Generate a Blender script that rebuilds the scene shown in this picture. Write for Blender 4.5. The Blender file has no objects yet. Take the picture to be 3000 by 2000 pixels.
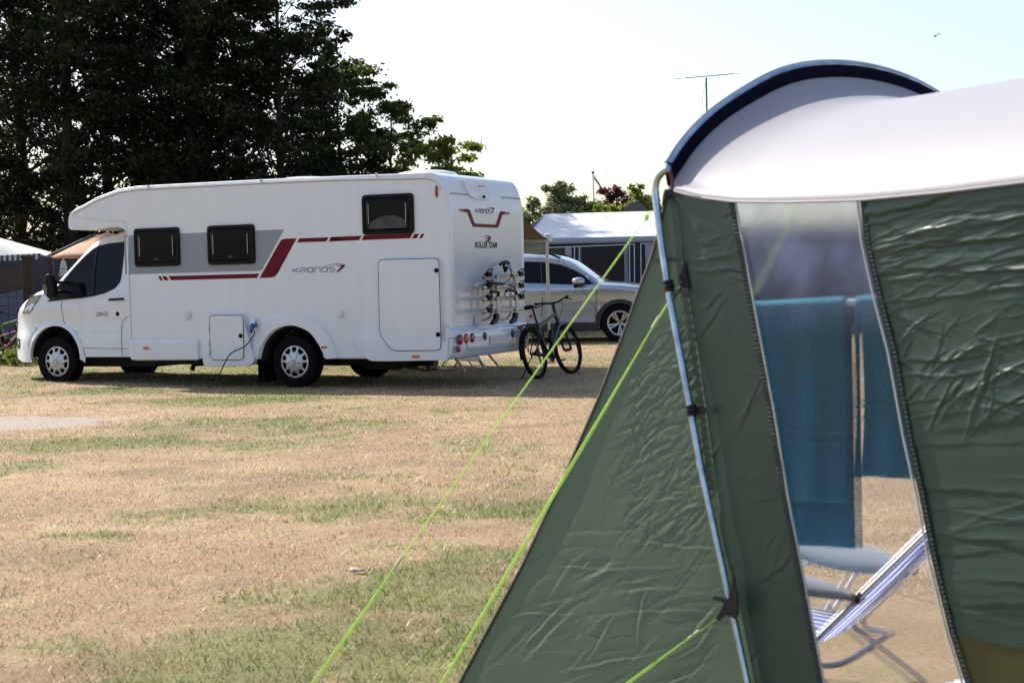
import bpy, bmesh, math, random
import numpy as np
from mathutils import Vector, Matrix
from mathutils.geometry import tessellate_polygon
random.seed(7); RNG = np.random.default_rng(11)
R = math.radians; PI = math.pi
SC = bpy.context.scene; COL = SC.collection

# ------------------------------------------------------------------ camera, sky, sun, exposure
F, PITCH, ROLL, YAW, H = 4850.0, 0.0387, -0.0232, -0.4338, 1.39
def _cam():
    cb, sb, cc, sc = math.cos(PITCH), math.sin(PITCH), math.cos(ROLL), math.sin(ROLL)
    base = np.array([[1,0,0],[0,0,-1],[0,1,0]], float)
    pit = np.array([[1,0,0],[0,cb,-sb],[0,sb,cb]]); rol = np.array([[cc,-sc,0],[sc,cc,0],[0,0,1]])
    return rol @ pit @ base
CM = _cam(); CP = np.array([0,0,H])
cd = bpy.data.cameras.new('camera'); cam = bpy.data.objects.new('camera', cd); COL.objects.link(cam); SC.camera = cam
cd.sensor_width = 36; cd.lens = 36*F/3000; cd.clip_start = .05; cd.clip_end = 2000
Rw = CM.T @ np.diag([1,-1,-1])
M4 = Matrix([[*Rw[i], CP[i]] for i in range(3)] + [[0,0,0,1]]); cam.matrix_world = M4
cd.dof.use_dof = True; cd.dof.focus_distance = 19.0; cd.dof.aperture_fstop = 7.1

SUN_EL, SUN_AZ = R(41), R(45)          # the sun stands behind and to the left
sdir = Vector((-math.sin(SUN_AZ)*math.cos(SUN_EL), math.cos(SUN_AZ)*math.cos(SUN_EL), math.sin(SUN_EL)))
W = bpy.data.worlds.new('World'); SC.world = W; W.use_nodes = True
nt = W.node_tree; bg = nt.nodes['Background']; sky = nt.nodes.new('ShaderNodeTexSky'); sky.sky_type = 'NISHITA'
sky.sun_disc = False; sky.sun_elevation = SUN_EL; sky.sun_rotation = -SUN_AZ
sky.air_density = 1.0; sky.dust_density = 2.0; sky.ozone_density = 1.2
nt.links.new(sky.outputs[0], bg.inputs[0]); bg.inputs[1].default_value = .105
ld = bpy.data.lights.new('sun', 'SUN'); ld.energy = 4.5; ld.angle = R(.53); ld.color = (1, .94, .85)
lo = bpy.data.objects.new('sun', ld); COL.objects.link(lo); lo.rotation_euler = sdir.to_track_quat('Z', 'Y').to_euler()
SC.view_settings.view_transform = 'Standard'; SC.view_settings.look = 'None'; SC.view_settings.gamma = 1
SC.view_settings.exposure = 1.02
SC.render.engine = 'CYCLES'
SC.cycles.max_bounces = 8; SC.cycles.transparent_max_bounces = 24

# ------------------------------------------------------------------ helpers
def ray(u, v): return CM.T @ np.array([(u-1500)/F, (v-1000)/F, 1.])
def at_z(u, v, z=0): d = ray(u, v); return CP + d*(z-H)/d[2]
def at_y(u, v, y): d = ray(u, v); return CP + d*y/d[1]
def on_plane(u, v, p, n): d = ray(u, v); return CP + d*(np.dot(np.asarray(p)-CP, n)/np.dot(d, n))
def gh(x, y):
    x = np.asarray(x, float); y = np.asarray(y, float)
    return .0145*np.clip(y-21.7, 0, 30) + .010*np.clip(-3.0-x, 0, 12)*np.clip((y-17)/5, 0, 1)
class Frame:
    'a local frame: origin o, local x along angle a, local y to its left, z up'
    def __init__(s, o, a):
        s.o = np.array(o, float); s.a = a
        s.X = np.array([math.cos(a), math.sin(a), 0]); s.Y = np.array([-math.sin(a), math.cos(a), 0])
    def side(s, u, v, y=0.):
        q = on_plane(u, v, s.o + s.Y*y, s.Y) - s.o; return (float(q@s.X), float(q[2]))
    def end(s, u, v, x=0.):
        q = on_plane(u, v, s.o + s.X*x, s.X) - s.o; return (float(q@s.Y), float(q[2]))
class MB:
    def __init__(s): s.v = []; s.f = []
    def add(s, vs, fs):
        n = len(s.v); s.v += [tuple(float(c) for c in p) for p in vs]; s.f += [tuple(i+n for i in f) for f in fs]; return s
    def box(s, c, d, rot=None):
        x, y, z = [k/2 for k in d]
        vs = [Vector((a*x, b*y, e*z)) for a in (-1,1) for b in (-1,1) for e in (-1,1)]
        if rot is not None: vs = [rot @ p for p in vs]
        vs = [p + Vector(c) for p in vs]
        return s.add(vs, [(0,1,3,2),(4,6,7,5),(0,4,5,1),(2,3,7,6),(0,2,6,4),(1,5,7,3)])
    def bar(s, p, q, w, h, up=(0,0,1)):
        p, q = Vector(p), Vector(q); d = (q-p); L = d.length; d.normalize(); u = Vector(up)
        a = d.cross(u); a = a.normalized() if a.length > 1e-4 else Vector((1,0,0)); b = a.cross(d)
        rot = Matrix((d, a, b)).transposed()
        return s.box((p+q)/2, (L, w, h), rot)
    def tube(s, pts, r, n=10, closed=False, cap=True):
        P = [Vector(p) for p in pts]; m = len(P); rr = r if isinstance(r, (list, tuple)) else [r]*m
        T = []
        for i in range(m):
            a = P[(i-1) % m] if (closed or i > 0) else P[i]; b = P[(i+1) % m] if (closed or i < m-1) else P[i]
            T.append((b-a).normalized())
        u = T[0].orthogonal().normalized(); vs = []
        for i in range(m):
            u = (u - T[i]*u.dot(T[i])); u = u.normalized() if u.length > 1e-6 else T[i].orthogonal().normalized()
            w = T[i].cross(u)
            for k in range(n):
                t = 2*PI*k/n; vs.append(P[i] + (u*math.cos(t) + w*math.sin(t))*rr[i])
        fs = []
        for i in range(m if closed else m-1):
            j = (i+1) % m
            for k in range(n): fs.append((i*n+k, i*n+(k+1) % n, j*n+(k+1) % n, j*n+k))
        if cap and not closed: fs += [tuple(range(n))[::-1], tuple((m-1)*n+k for k in range(n))]
        return s.add(vs, fs)
    def lathe(s, prof, c, ax=(0,1,0), n=32, closed=False):
        ax = Vector(ax).normalized(); u = ax.orthogonal().normalized(); w = ax.cross(u); c = Vector(c); vs = []
        for (r, h) in prof:
            for k in range(n):
                t = 2*PI*k/n; vs.append(c + ax*h + (u*math.cos(t) + w*math.sin(t))*r)
        m = len(prof); fs = []
        for i in range(m if closed else m-1):
            j = (i+1) % m
            for k in range(n): fs.append((i*n+k, j*n+k, j*n+(k+1) % n, i*n+(k+1) % n))
        return s.add(vs, fs)
    def prism(s, poly, f, d0, d1):
        'poly: 2-D outline; f(a, b, d) -> 3-D'
        n = len(poly); tri = tessellate_polygon([[Vector((p[0], p[1], 0)) for p in poly]])
        vs = [f(p[0], p[1], d0) for p in poly] + [f(p[0], p[1], d1) for p in poly]
        ar = sum(poly[i][0]*poly[(i+1) % n][1]-poly[(i+1) % n][0]*poly[i][1] for i in range(n))
        fs = [(i, (i+1) % n, n+(i+1) % n, n+i) for i in range(n)]
        fs += [tuple(range(n)), tuple(n+i for i in range(n))[::-1]]
        return s.add(vs, fs)
    def grid(s, P, wrap=False):
        'P[i][j] points'
        m, n = len(P), len(P[0]); vs = [p for row in P for p in row]; fs = []
        for i in range(m-1):
            for j in range(n if wrap else n-1): fs.append((i*n+j, i*n+(j+1) % n, (i+1)*n+(j+1) % n, (i+1)*n+j))
        return s.add(vs, fs)
    def ball(s, c, r, n=10, m=7):
        r = (r, r, r) if not isinstance(r, (tuple, list)) else r
        P = [[(c[0]+r[0]*math.sin(PI*i/m)*math.cos(2*PI*j/n), c[1]+r[1]*math.sin(PI*i/m)*math.sin(2*PI*j/n), c[2]+r[2]*math.cos(PI*i/m)) for j in range(n)] for i in range(m+1)]
        return s.grid(P, True)
    def build(s, name, mat, parent=None, smooth=True, bevel=0, seg=2, fix=True, ang=35, solid=0):
        me = bpy.data.meshes.new(name); me.from_pydata(s.v, [], s.f)
        if fix:
            bm = bmesh.new(); bm.from_mesh(me); bmesh.ops.remove_doubles(bm, verts=bm.verts, dist=1e-5)
            bmesh.ops.recalc_face_normals(bm, faces=bm.faces); bm.to_mesh(me); bm.free()
        if smooth: me.shade_smooth(); me.set_sharp_from_angle(angle=R(ang))
        me.materials.append(mat); o = bpy.data.objects.new(name, me); COL.objects.link(o)
        if parent is not None: o.parent = parent
        if solid:
            m = o.modifiers.new('solid', 'SOLIDIFY'); m.thickness = solid; m.offset = 0
        if bevel:
            m = o.modifiers.new('bevel', 'BEVEL'); m.width = bevel; m.segments = seg; m.limit_method = 'ANGLE'; m.angle_limit = R(40); m.harden_normals = True
        return o
def tag(o, label=None, cat=None, group=None, kind=None):
    if label: o['label'] = label
    if cat: o['category'] = cat
    if group: o['group'] = group
    if kind: o['kind'] = kind
    return o
def empty(name, loc=(0,0,0), rz=0.):
    o = bpy.data.objects.new(name, None); o.empty_display_size = .2; COL.objects.link(o); o.location = loc; o.rotation_euler.z = rz; return o
def rrect(x0, z0, x1, z1, r, n=4):
    p = []
    for cx, cz, a in ((x1-r, z1-r, 0), (x0+r, z1-r, 90), (x0+r, z0+r, 180), (x1-r, z0+r, 270)):
        for k in range(n+1):
            t = R(a + 90*k/n); p.append((cx+r*math.cos(t), cz+r*math.sin(t)))
    return p
def rpoly(P, r, n=4):
    'round the corners of a polygon; r scalar or list'
    out = []; m = len(P)
    for i in range(m):
        a, b, c = Vector(P[i-1]), Vector(P[i]), Vector(P[(i+1) % m]); rr = r[i] if isinstance(r, (list, tuple)) else r
        d1, d2 = (a-b), (c-b); k = min(rr, d1.length*.48, d2.length*.48)
        if k < 1e-5: out.append(tuple(b)); continue
        s_, e_ = b+d1.normalized()*k, b+d2.normalized()*k
        for j in range(n+1):
            t = j/n; out.append(tuple(s_*(1-t)**2 + b*2*t*(1-t) + e_*t*t))
    return out
def interp(tab, x):
    xs = [t[0] for t in tab]; return float(np.interp(x, xs, [t[1] for t in tab]))
def cr(pts, n=6):
    'Catmull-Rom through points'
    P = [Vector(p) for p in pts]; P = [P[0]*2-P[1]] + P + [P[-1]*2-P[-2]]; out = []
    for i in range(1, len(P)-2):
        for k in range(n):
            t = k/n; a, b, c, d = P[i-1:i+3]
            out.append(.5*((2*b) + (c-a)*t + (2*a-5*b+4*c-d)*t*t + (3*b-a-3*c+d)*t**3))
    out.append(P[-2]); return out
def bigmesh(name, V, Fc, mat, col=None, parent=None, smooth=False):
    'numpy verts (n,3), faces (m,k) of equal k'
    me = bpy.data.meshes.new(name); n, (m, k) = len(V), Fc.shape
    me.vertices.add(n); me.vertices.foreach_set('co', V.astype(np.float32).ravel())
    me.loops.add(m*k); me.loops.foreach_set('vertex_index', Fc.astype(np.int32).ravel())
    me.polygons.add(m); me.polygons.foreach_set('loop_start', np.arange(0, m*k, k, dtype=np.int32))
    try: me.polygons.foreach_set('loop_total', np.full(m, k, dtype=np.int32))
    except Exception: pass
    me.update(calc_edges=True)
    if col is not None:
        ca = me.color_attributes.new('Col', 'FLOAT_COLOR', 'POINT'); c4 = np.ones((n, 4), np.float32); c4[:, :3] = col; ca.data.foreach_set('color', c4.ravel())
    if smooth: me.shade_smooth()
    me.materials.append(mat); o = bpy.data.objects.new(name, me); COL.objects.link(o)
    if parent is not None: o.parent = parent
    return o
def vnoise(x, y, seed=0):
    xi, yi = np.floor(x).astype(np.int64), np.floor(y).astype(np.int64); xf, yf = x-xi, y-yi
    def h(a, b):
        n = (a*374761393 + b*668265263 + seed*974634777) & 0xffffffff
        n = ((n ^ (n >> 13))*1274126177) & 0xffffffff; return ((n ^ (n >> 16)) & 0xffff)/65535.
    u, v = xf*xf*(3-2*xf), yf*yf*(3-2*yf)
    return (h(xi, yi)*(1-u)+h(xi+1, yi)*u)*(1-v) + (h(xi, yi+1)*(1-u)+h(xi+1, yi+1)*u)*v
def fbm(x, y, seed=0, o=4):
    s = 0; a = .5
    for k in range(o): s = s + a*vnoise(x*2**k, y*2**k, seed+k*17); a *= .5
    return s/(1-.5**o)

# ------------------------------------------------------------------ materials
def mat(name, col, rough=.5, metal=0., spec=.5, coat=0., noise=None, bump=None, trans=0., alpha=None):
    m = bpy.data.materials.new(name); m.use_nodes = True; N = m.node_tree; b = N.nodes['Principled BSDF']
    b.inputs['Base Color'].default_value = (*col, 1); b.inputs['Roughness'].default_value = rough; b.inputs['Metallic'].default_value = metal
    b.inputs['Specular IOR Level'].default_value = spec; b.inputs['Coat Weight'].default_value = coat
    if coat: b.inputs['Coat Roughness'].default_value = .03
    tc = N.nodes.new('ShaderNodeTexCoord')
    if noise:      # (scale, amount, detail)
        n = N.nodes.new('ShaderNodeTexNoise'); n.inputs['Scale'].default_value = noise[0]; n.inputs['Detail'].default_value = 5
        N.links.new(tc.outputs['Object'], n.inputs['Vector'])
        mr = N.nodes.new('ShaderNodeMapRange'); mr.inputs[1].default_value = .3; mr.inputs[2].default_value = .7; mr.inputs[3].default_value = 1-noise[1]; mr.inputs[4].default_value = 1+noise[1]*.6
        N.links.new(n.outputs[0], mr.inputs[0]); vm = N.nodes.new('ShaderNodeVectorMath'); vm.operation = 'SCALE'; vm.inputs[0].default_value = col
        N.links.new(mr.outputs[0], vm.inputs['Scale']); N.links.new(vm.outputs[0], b.inputs['Base Color'])
    if bump:       # (scale, strength, distance)
        n = N.nodes.new('ShaderNodeTexNoise'); n.inputs['Scale'].default_value = bump[0]; n.inputs['Detail'].default_value = 6
        N.links.new(tc.outputs['Object'], n.inputs['Vector']); bp = N.nodes.new('ShaderNodeBump'); bp.inputs['Strength'].default_value = bump[1]; bp.inputs['Distance'].default_value = bump[2]
        N.links.new(n.outputs[0], bp.inputs['Height']); N.links.new(bp.outputs[0], b.inputs['Normal'])
    if trans:
        t = N.nodes.new('ShaderNodeBsdfTranslucent'); t.inputs[0].default_value = (*col, 1); mx = N.nodes.new('ShaderNodeMixShader'); mx.inputs[0].default_value = trans
        out = N.nodes['Material Output']; N.links.new(b.outputs[0], mx.inputs[1]); N.links.new(t.outputs[0], mx.inputs[2]); N.links.new(mx.outputs[0], out.inputs[0])
        if noise: N.links.new(vm.outputs[0], t.inputs[0])
    return m
M = {}
M['white'] = mat('white_paint', (.72,.745,.785), .32, spec=.5, coat=.35, noise=(1.2,.035), bump=(1.1,.05,.03))
N = M['white'].node_tree; nn_ = [n for n in N.nodes if n.type == 'TEX_NOISE'][0]; mp_ = N.nodes.new('ShaderNodeMapping'); mp_.inputs['Scale'].default_value = (6,6,.7); N.links.new([n for n in N.nodes if n.type == 'TEX_COORD'][0].outputs['Object'], mp_.inputs['Vector']); N.links.new(mp_.outputs[0], nn_.inputs['Vector'])
M['whitegloss'] = mat('white_gloss', (.62,.66,.72), .12, spec=.55, coat=.8, bump=(1.6,.06,.02))
M['whiteplastic'] = mat('white_plastic', (.62,.65,.68), .35, noise=(3,.05))
M['grey_decal'] = mat('grey_decal', (.27,.30,.35), .4, spec=.2)
M['red_decal'] = mat('dark_red_decal', (.13,.005,.018), .4, spec=.15)
M['dgrey'] = mat('dark_grey', (.06,.06,.065), .4)
M['black'] = mat('black_plastic', (.004,.004,.006), .42, spec=.15, noise=(8,.2))
M['under'] = mat('underbody', (.004,.004,.004), .8)
M['rubber'] = mat('tyre_rubber', (.004,.004,.005), .85, spec=.15, bump=(60,.3,.004))
M['glass'] = mat('dark_glass', (.004,.005,.007), .04, spec=.22)
M['acrylic'] = mat('window_acrylic', (.004,.005,.007), .06, spec=.14)
M['alu'] = mat('aluminium', (.40,.41,.43), .32, metal=.9, noise=(20,.08))
M['silver'] = mat('silver_cover', (.50,.52,.54), .30, metal=.55, noise=(10,.06))
M['seam'] = mat('gap_shadow', (.05,.05,.055), .8)
M['seal'] = mat('grey_sealant', (.42,.40,.37), .7)
M['redlens'] = mat('red_lens', (.33,.008,.012), .12, spec=.6, coat=.6)
M['orangelens'] = mat('orange_lens', (.55,.10,.01), .15, spec=.6, coat=.6)
M['clearlens'] = mat('clear_lens', (.12,.13,.14), .08, metal=.4, coat=.8)
M['blue'] = mat('blue_plug', (.02,.09,.30), .4)
M['cable'] = mat('cable', (.012,.02,.035), .5)
M['plate'] = mat('number_plate', (.60,.59,.56), .5)
M['carpaint'] = mat('silver_paint', (.42,.46,.53), .24, metal=.75, coat=1.0)
M['cladding'] = mat('black_cladding', (.018,.018,.02), .6)
M['bikeframe'] = mat('bike_paint', (.006,.008,.014), .35, coat=.2)
M['bark'] = mat('bark', (.045,.036,.027), .9, noise=(9,.4), bump=(14,.6,.02))
M['wood'] = mat('weathered_wood', (.035,.028,.022), .9, noise=(12,.4), bump=(20,.5,.01))
M['rust'] = mat('rusty_wire', (.060,.022,.016), .85, noise=(40,.3))
M['galv'] = None
M['skin'] = mat('skin', (.36,.17,.11), .55, noise=(14,.12))
M['cord'] = mat('neon_cord', (.62,.84,.24), .55, bump=(300,.4,.001), trans=.35)
M['web'] = mat('black_webbing', (.006,.006,.009), .7)
M['redweb'] = mat('maroon_webbing', (.10,.02,.025), .7)
def leafmat(name, c1, c2, tr=.35):
    m = bpy.data.materials.new(name); m.use_nodes = True; N = m.node_tree; N.nodes.remove(N.nodes['Principled BSDF']); out = N.nodes['Material Output']
    at = N.nodes.new('ShaderNodeAttribute'); at.attribute_name = 'Col'
    mx = N.nodes.new('ShaderNodeMixRGB'); mx.inputs[1].default_value = (*c1, 1); mx.inputs[2].default_value = (*c2, 1); N.links.new(at.outputs['Fac'], mx.inputs[0])
    p = N.nodes.new('ShaderNodeBsdfPrincipled'); p.inputs['Roughness'].default_value = .5; p.inputs['Specular IOR Level'].default_value = .35
    t = N.nodes.new('ShaderNodeBsdfTranslucent'); ms = N.nodes.new('ShaderNodeMixShader'); ms.inputs[0].default_value = tr
    N.links.new(mx.outputs[0], p.inputs['Base Color'])
    hs = N.nodes.new('ShaderNodeHueSaturation'); hs.inputs['Saturation'].default_value = 1.15; hs.inputs['Value'].default_value = 1.3; N.links.new(mx.outputs[0], hs.inputs['Color']); N.links.new(hs.outputs[0], t.inputs[0])
    N.links.new(p.outputs[0], ms.inputs[1]); N.links.new(t.outputs[0], ms.inputs[2]); N.links.new(ms.outputs[0], out.inputs[0]); return m
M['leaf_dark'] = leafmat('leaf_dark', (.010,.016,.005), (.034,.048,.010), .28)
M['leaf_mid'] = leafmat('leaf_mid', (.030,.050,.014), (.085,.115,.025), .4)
M['leaf_light'] = leafmat('leaf_light', (.075,.11,.028), (.19,.23,.05), .5)
M['leaf_willow'] = leafmat('leaf_willow', (.08,.105,.05), (.19,.22,.11), .4)
M['leaf_red'] = leafmat('leaf_red', (.045,.015,.016), (.13,.045,.04), .35)
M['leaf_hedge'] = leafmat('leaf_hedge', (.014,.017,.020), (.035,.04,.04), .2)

# ------------------------------------------------------------------ ground: one sheet to the horizon, colour = where grass is dry or green
BL = [  # (u, v, half width px, half height px, kind, strength) of patches seen in the photograph; turned into metres on the ground
 (900,1880,620,140,'g',.55),(1350,1720,400,120,'g',.8),(1350,1930,450,120,'g',.75),(500,1990,420,70,'g',.5),(1150,1800,300,80,'g',.5),
 (620,1480,330,26,'g',.55),(1050,1475,330,34,'g',.6),(1480,1490,170,38,'g',.75),(60,1568,110,14,'g',.7),
 (120,1360,260,22,'g',.9),(330,1300,420,26,'g',.85),(620,1240,330,18,'g',.75),(860,1250,260,16,'g',.5),(760,1172,420,12,'g',1.0),(1000,1200,420,16,'g',.35),
 (250,1155,260,8,'g',.9),(100,1120,260,14,'g',.6),(1430,1300,140,34,'g',.45),(1150,1245,180,14,'g',.35),(1020,1385,200,22,'g',.3),(700,1090,640,20,'g',.9),(1500,1075,120,12,'g',.8),
 (1680,1060,140,8,'g',.5),(1650,1005,260,6,'g',.9),(1040,1600,200,15,'g',.15),
 (130,1238,230,20,'d',1.0),(-40,1250,260,26,'d',1.0),(230,1700,130,12,'d',.35),
 (750,1330,700,40,'t',.5),(600,1640,700,80,'t',.7),(350,1800,420,80,'t',.6),(1250,1190,330,14,'t',.6),(1150,1560,350,28,'t',.6),(850,1940,230,30,'t',.5)]
def masks(x, y):
    g = np.zeros_like(x); d = np.zeros_like(x); t = np.zeros_like(x)
    wx = x + (fbm(x*.9, y*.9, 3)-.5)*1.6; wy = y + (fbm(x*.9+9, y*.9, 5)-.5)*1.8
    for u, v, ru, rv, k, s in BL:
        p = at_z(u, v); a = ru*p[1]/F; b = rv*p[1]**2/(F*H)
        q = np.exp(-1.1*(((wx-p[0])/a)**2 + ((wy-p[1])/b)**2)**1.3)*s
        if k == 'g': g = np.maximum(g, q)
        elif k == 'd': d = np.maximum(d, q)
        else: t = np.maximum(t, q)
    return g, d, t
def ground_col(x, y, parts=False):
    g, d, t = masks(x, y)
    n1 = fbm(x*.55, y*.4, 21); n2 = fbm(x*2.6, y*2.2, 31); n3 = fbm(x*9, y*9, 41)
    gm = np.clip((g*1.15 + (n1-.5)*1.2 + (n2-.5)*1.35 + (n3-.5)*.9 - t*.22 - .06)*1.5, 0, 1)
    inten = np.clip((n2-.35)*2, 0, 1)[:, None]
    tan1 = np.array([.485,.350,.212]); tan2 = np.array([.345,.238,.138]); grn = np.array([.230,.232,.085]); grn2 = np.array([.140,.158,.052]); dirt = np.array([.40,.33,.28]); brn = np.array([.24,.165,.10])
    c = tan1*inten + tan2*(1-inten)
    br = np.clip((fbm(x*1.3+40, y*1.3, 77)-.58)*4, 0, .7)[:, None]; c = c*(1-br) + brn*br
    gc = grn*inten + grn2*(1-inten); k = gm[:, None]*.88; c = c*(1-k) + gc*k
    dm = np.clip((d*1.4 + (n3-.5)*1.3 + (n2-.5)*1.0 - .55)*2.2, 0, 1)[:, None]; c = c*(1-dm) + dirt*dm
    if parts: return c, gm, dm[:, 0], tan1*inten+tan2*(1-inten), gc
    return c, gm, dm[:, 0]
def axis(segs):
    a = [];
    for lo_, hi_, st in segs: a += list(np.arange(lo_, hi_-1e-6, st))
    a.append(segs[-1][1]); return np.array(a)
gx = axis([(-900,-60,60),(-60,-16,3),(-16,-9,.4),(-9,5,.075),(5,16,.5),(16,60,4),(60,900,60)])
gy = axis([(-300,-20,40),(-20,3,2),(3,5,.4),(5,26,.075),(26,40,.25),(40,90,4),(90,1500,100)])
X, Y = np.meshgrid(gx, gy); xf, yf = X.ravel(), Y.ravel()
c, gm, dm = ground_col(xf, yf)
near = (np.abs(xf+2) < 8) & (yf > 4.5) & (yf < 27)
Z = gh(xf, yf) + np.where(near, (fbm(xf*1.2, yf*1.2, 51)-.5)*.03 + (fbm(xf*8, yf*8, 61)-.5)*.016, 0) - np.where(near, 0, .004)
V = np.stack([xf, yf, Z], 1); nx, ny = len(gx), len(gy); I = np.arange(nx*ny).reshape(ny, nx)
Fc = np.stack([I[:-1,:-1].ravel(), I[:-1,1:].ravel(), I[1:,1:].ravel(), I[1:,:-1].ravel()], 1)
def groundmat(name, tr=0):
    m = bpy.data.materials.new(name); m.use_nodes = True; N = m.node_tree; b = N.nodes['Principled BSDF']; b.inputs['Roughness'].default_value = .85; b.inputs['Specular IOR Level'].default_value = .2
    at = N.nodes.new('ShaderNodeAttribute'); at.attribute_name = 'Col'
    if not tr:
        tc = N.nodes.new('ShaderNodeTexCoord'); n = N.nodes.new('ShaderNodeTexNoise'); n.inputs['Scale'].default_value = 38; n.inputs['Detail'].default_value = 6; n.inputs['Roughness'].default_value = .75
        N.links.new(tc.outputs['Object'], n.inputs['Vector']); mr = N.nodes.new('ShaderNodeMapRange'); mr.inputs[1].default_value = .25; mr.inputs[2].default_value = .75; mr.inputs[3].default_value = .55; mr.inputs[4].default_value = 1.3
        N.links.new(n.outputs[0], mr.inputs[0]); vm = N.nodes.new('ShaderNodeVectorMath'); vm.operation = 'SCALE'; N.links.new(at.outputs['Color'], vm.inputs[0]); N.links.new(mr.outputs[0], vm.inputs['Scale']); N.links.new(vm.outputs[0], b.inputs['Base Color'])
        bp = N.nodes.new('ShaderNodeBump'); bp.inputs['Strength'].default_value = .8; bp.inputs['Distance'].default_value = .02; N.links.new(n.outputs[0], bp.inputs['Height']); N.links.new(bp.outputs[0], b.inputs['Normal'])
    else:
        N.links.new(at.outputs['Color'], b.inputs['Base Color']); b.inputs['Roughness'].default_value = .55; b.inputs['Specular IOR Level'].default_value = .4
        t = N.nodes.new('ShaderNodeBsdfTranslucent'); N.links.new(at.outputs['Color'], t.inputs[0]); mx = N.nodes.new('ShaderNodeMixShader'); mx.inputs[0].default_value = tr
        N.links.new(b.outputs[0], mx.inputs[1]); N.links.new(t.outputs[0], mx.inputs[2]); N.links.new(mx.outputs[0], N.nodes['Material Output'].inputs[0])
    return m
tag(bigmesh('ground', V, Fc, groundmat('dry_lawn'), c*.86, smooth=True), kind='structure')
# short grass: separate blades, thinning out with distance
def grass():
    xs, ys = [], []
    for y0, y1, den in ((4.6,7,2600),(7,9,2100),(9,12,1500),(12,17,900),(17,26,500),(26,42,170)):
        w = .42 if y1 < 30 else .5; A = w*2*(y0+y1)/2*(y1-y0); n = int(A*den); yy = RNG.uniform(y0, y1, n); xx = RNG.uniform(-w, w, n)*yy; xs.append(xx); ys.append(yy)
    x, y = np.concatenate(xs), np.concatenate(ys); c, gm, dm, ct_, cg_ = ground_col(x, y, True); keep = (RNG.random(len(x)) > dm*.97) & ~((y < 7) & (x > .75)); x, y, c, gm, ct_, cg_ = x[keep], y[keep], c[keep], gm[keep], ct_[keep], cg_[keep]; n = len(x); pick = (RNG.random(n) < gm*.9)[:, None]; c = c*.45 + .55*np.where(pick, cg_, ct_)
    z = gh(x, y) + (fbm(x*1.2, y*1.2, 51)-.5)*.03 - .004
    tuft = np.clip((fbm(x*3.1, y*3.1, 91)-.5)*2.4, 0, 1)*gm
    h = RNG.uniform(.006,.026, n)*(1+.5*gm+1.4*tuft); w = RNG.uniform(.0012,.0028, n)*(1+y/11); a = RNG.uniform(0, 2*PI, n); lean = RNG.uniform(.2,1.5, n)*h
    b = RNG.uniform(0, 2*PI, n); dx, dy = np.cos(a)*w, np.sin(a)*w
    V = np.empty((n, 3, 3)); V[:,0] = np.stack([x-dx, y-dy, z], 1); V[:,1] = np.stack([x+dx, y+dy, z], 1); V[:,2] = np.stack([x+np.cos(b)*lean, y+np.sin(b)*lean, z+h], 1)
    straw = RNG.random(n) < .16*(1-gm); br = RNG.uniform(.5,1.5, n)[:, None]
    cc = c*br*1.25; cc[straw] = np.array([.85,.70,.50])*RNG.uniform(.75,1.1, (straw.sum(), 1))
    fresh = (RNG.random(n) < .5*tuft+.05*gm); cc[fresh] = np.array([.16,.26,.04])*RNG.uniform(.7,1.3, (fresh.sum(), 1))
    bigmesh_o = bigmesh('grass', V.reshape(-1, 3), np.arange(3*n).reshape(n, 3), groundmat('grass_blades', .35), np.repeat(cc, 3, 0))
    tag(bigmesh_o, 'short scorched grass, straw coloured with green patches, covering the field', 'grass', kind='stuff')
grass()

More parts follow.
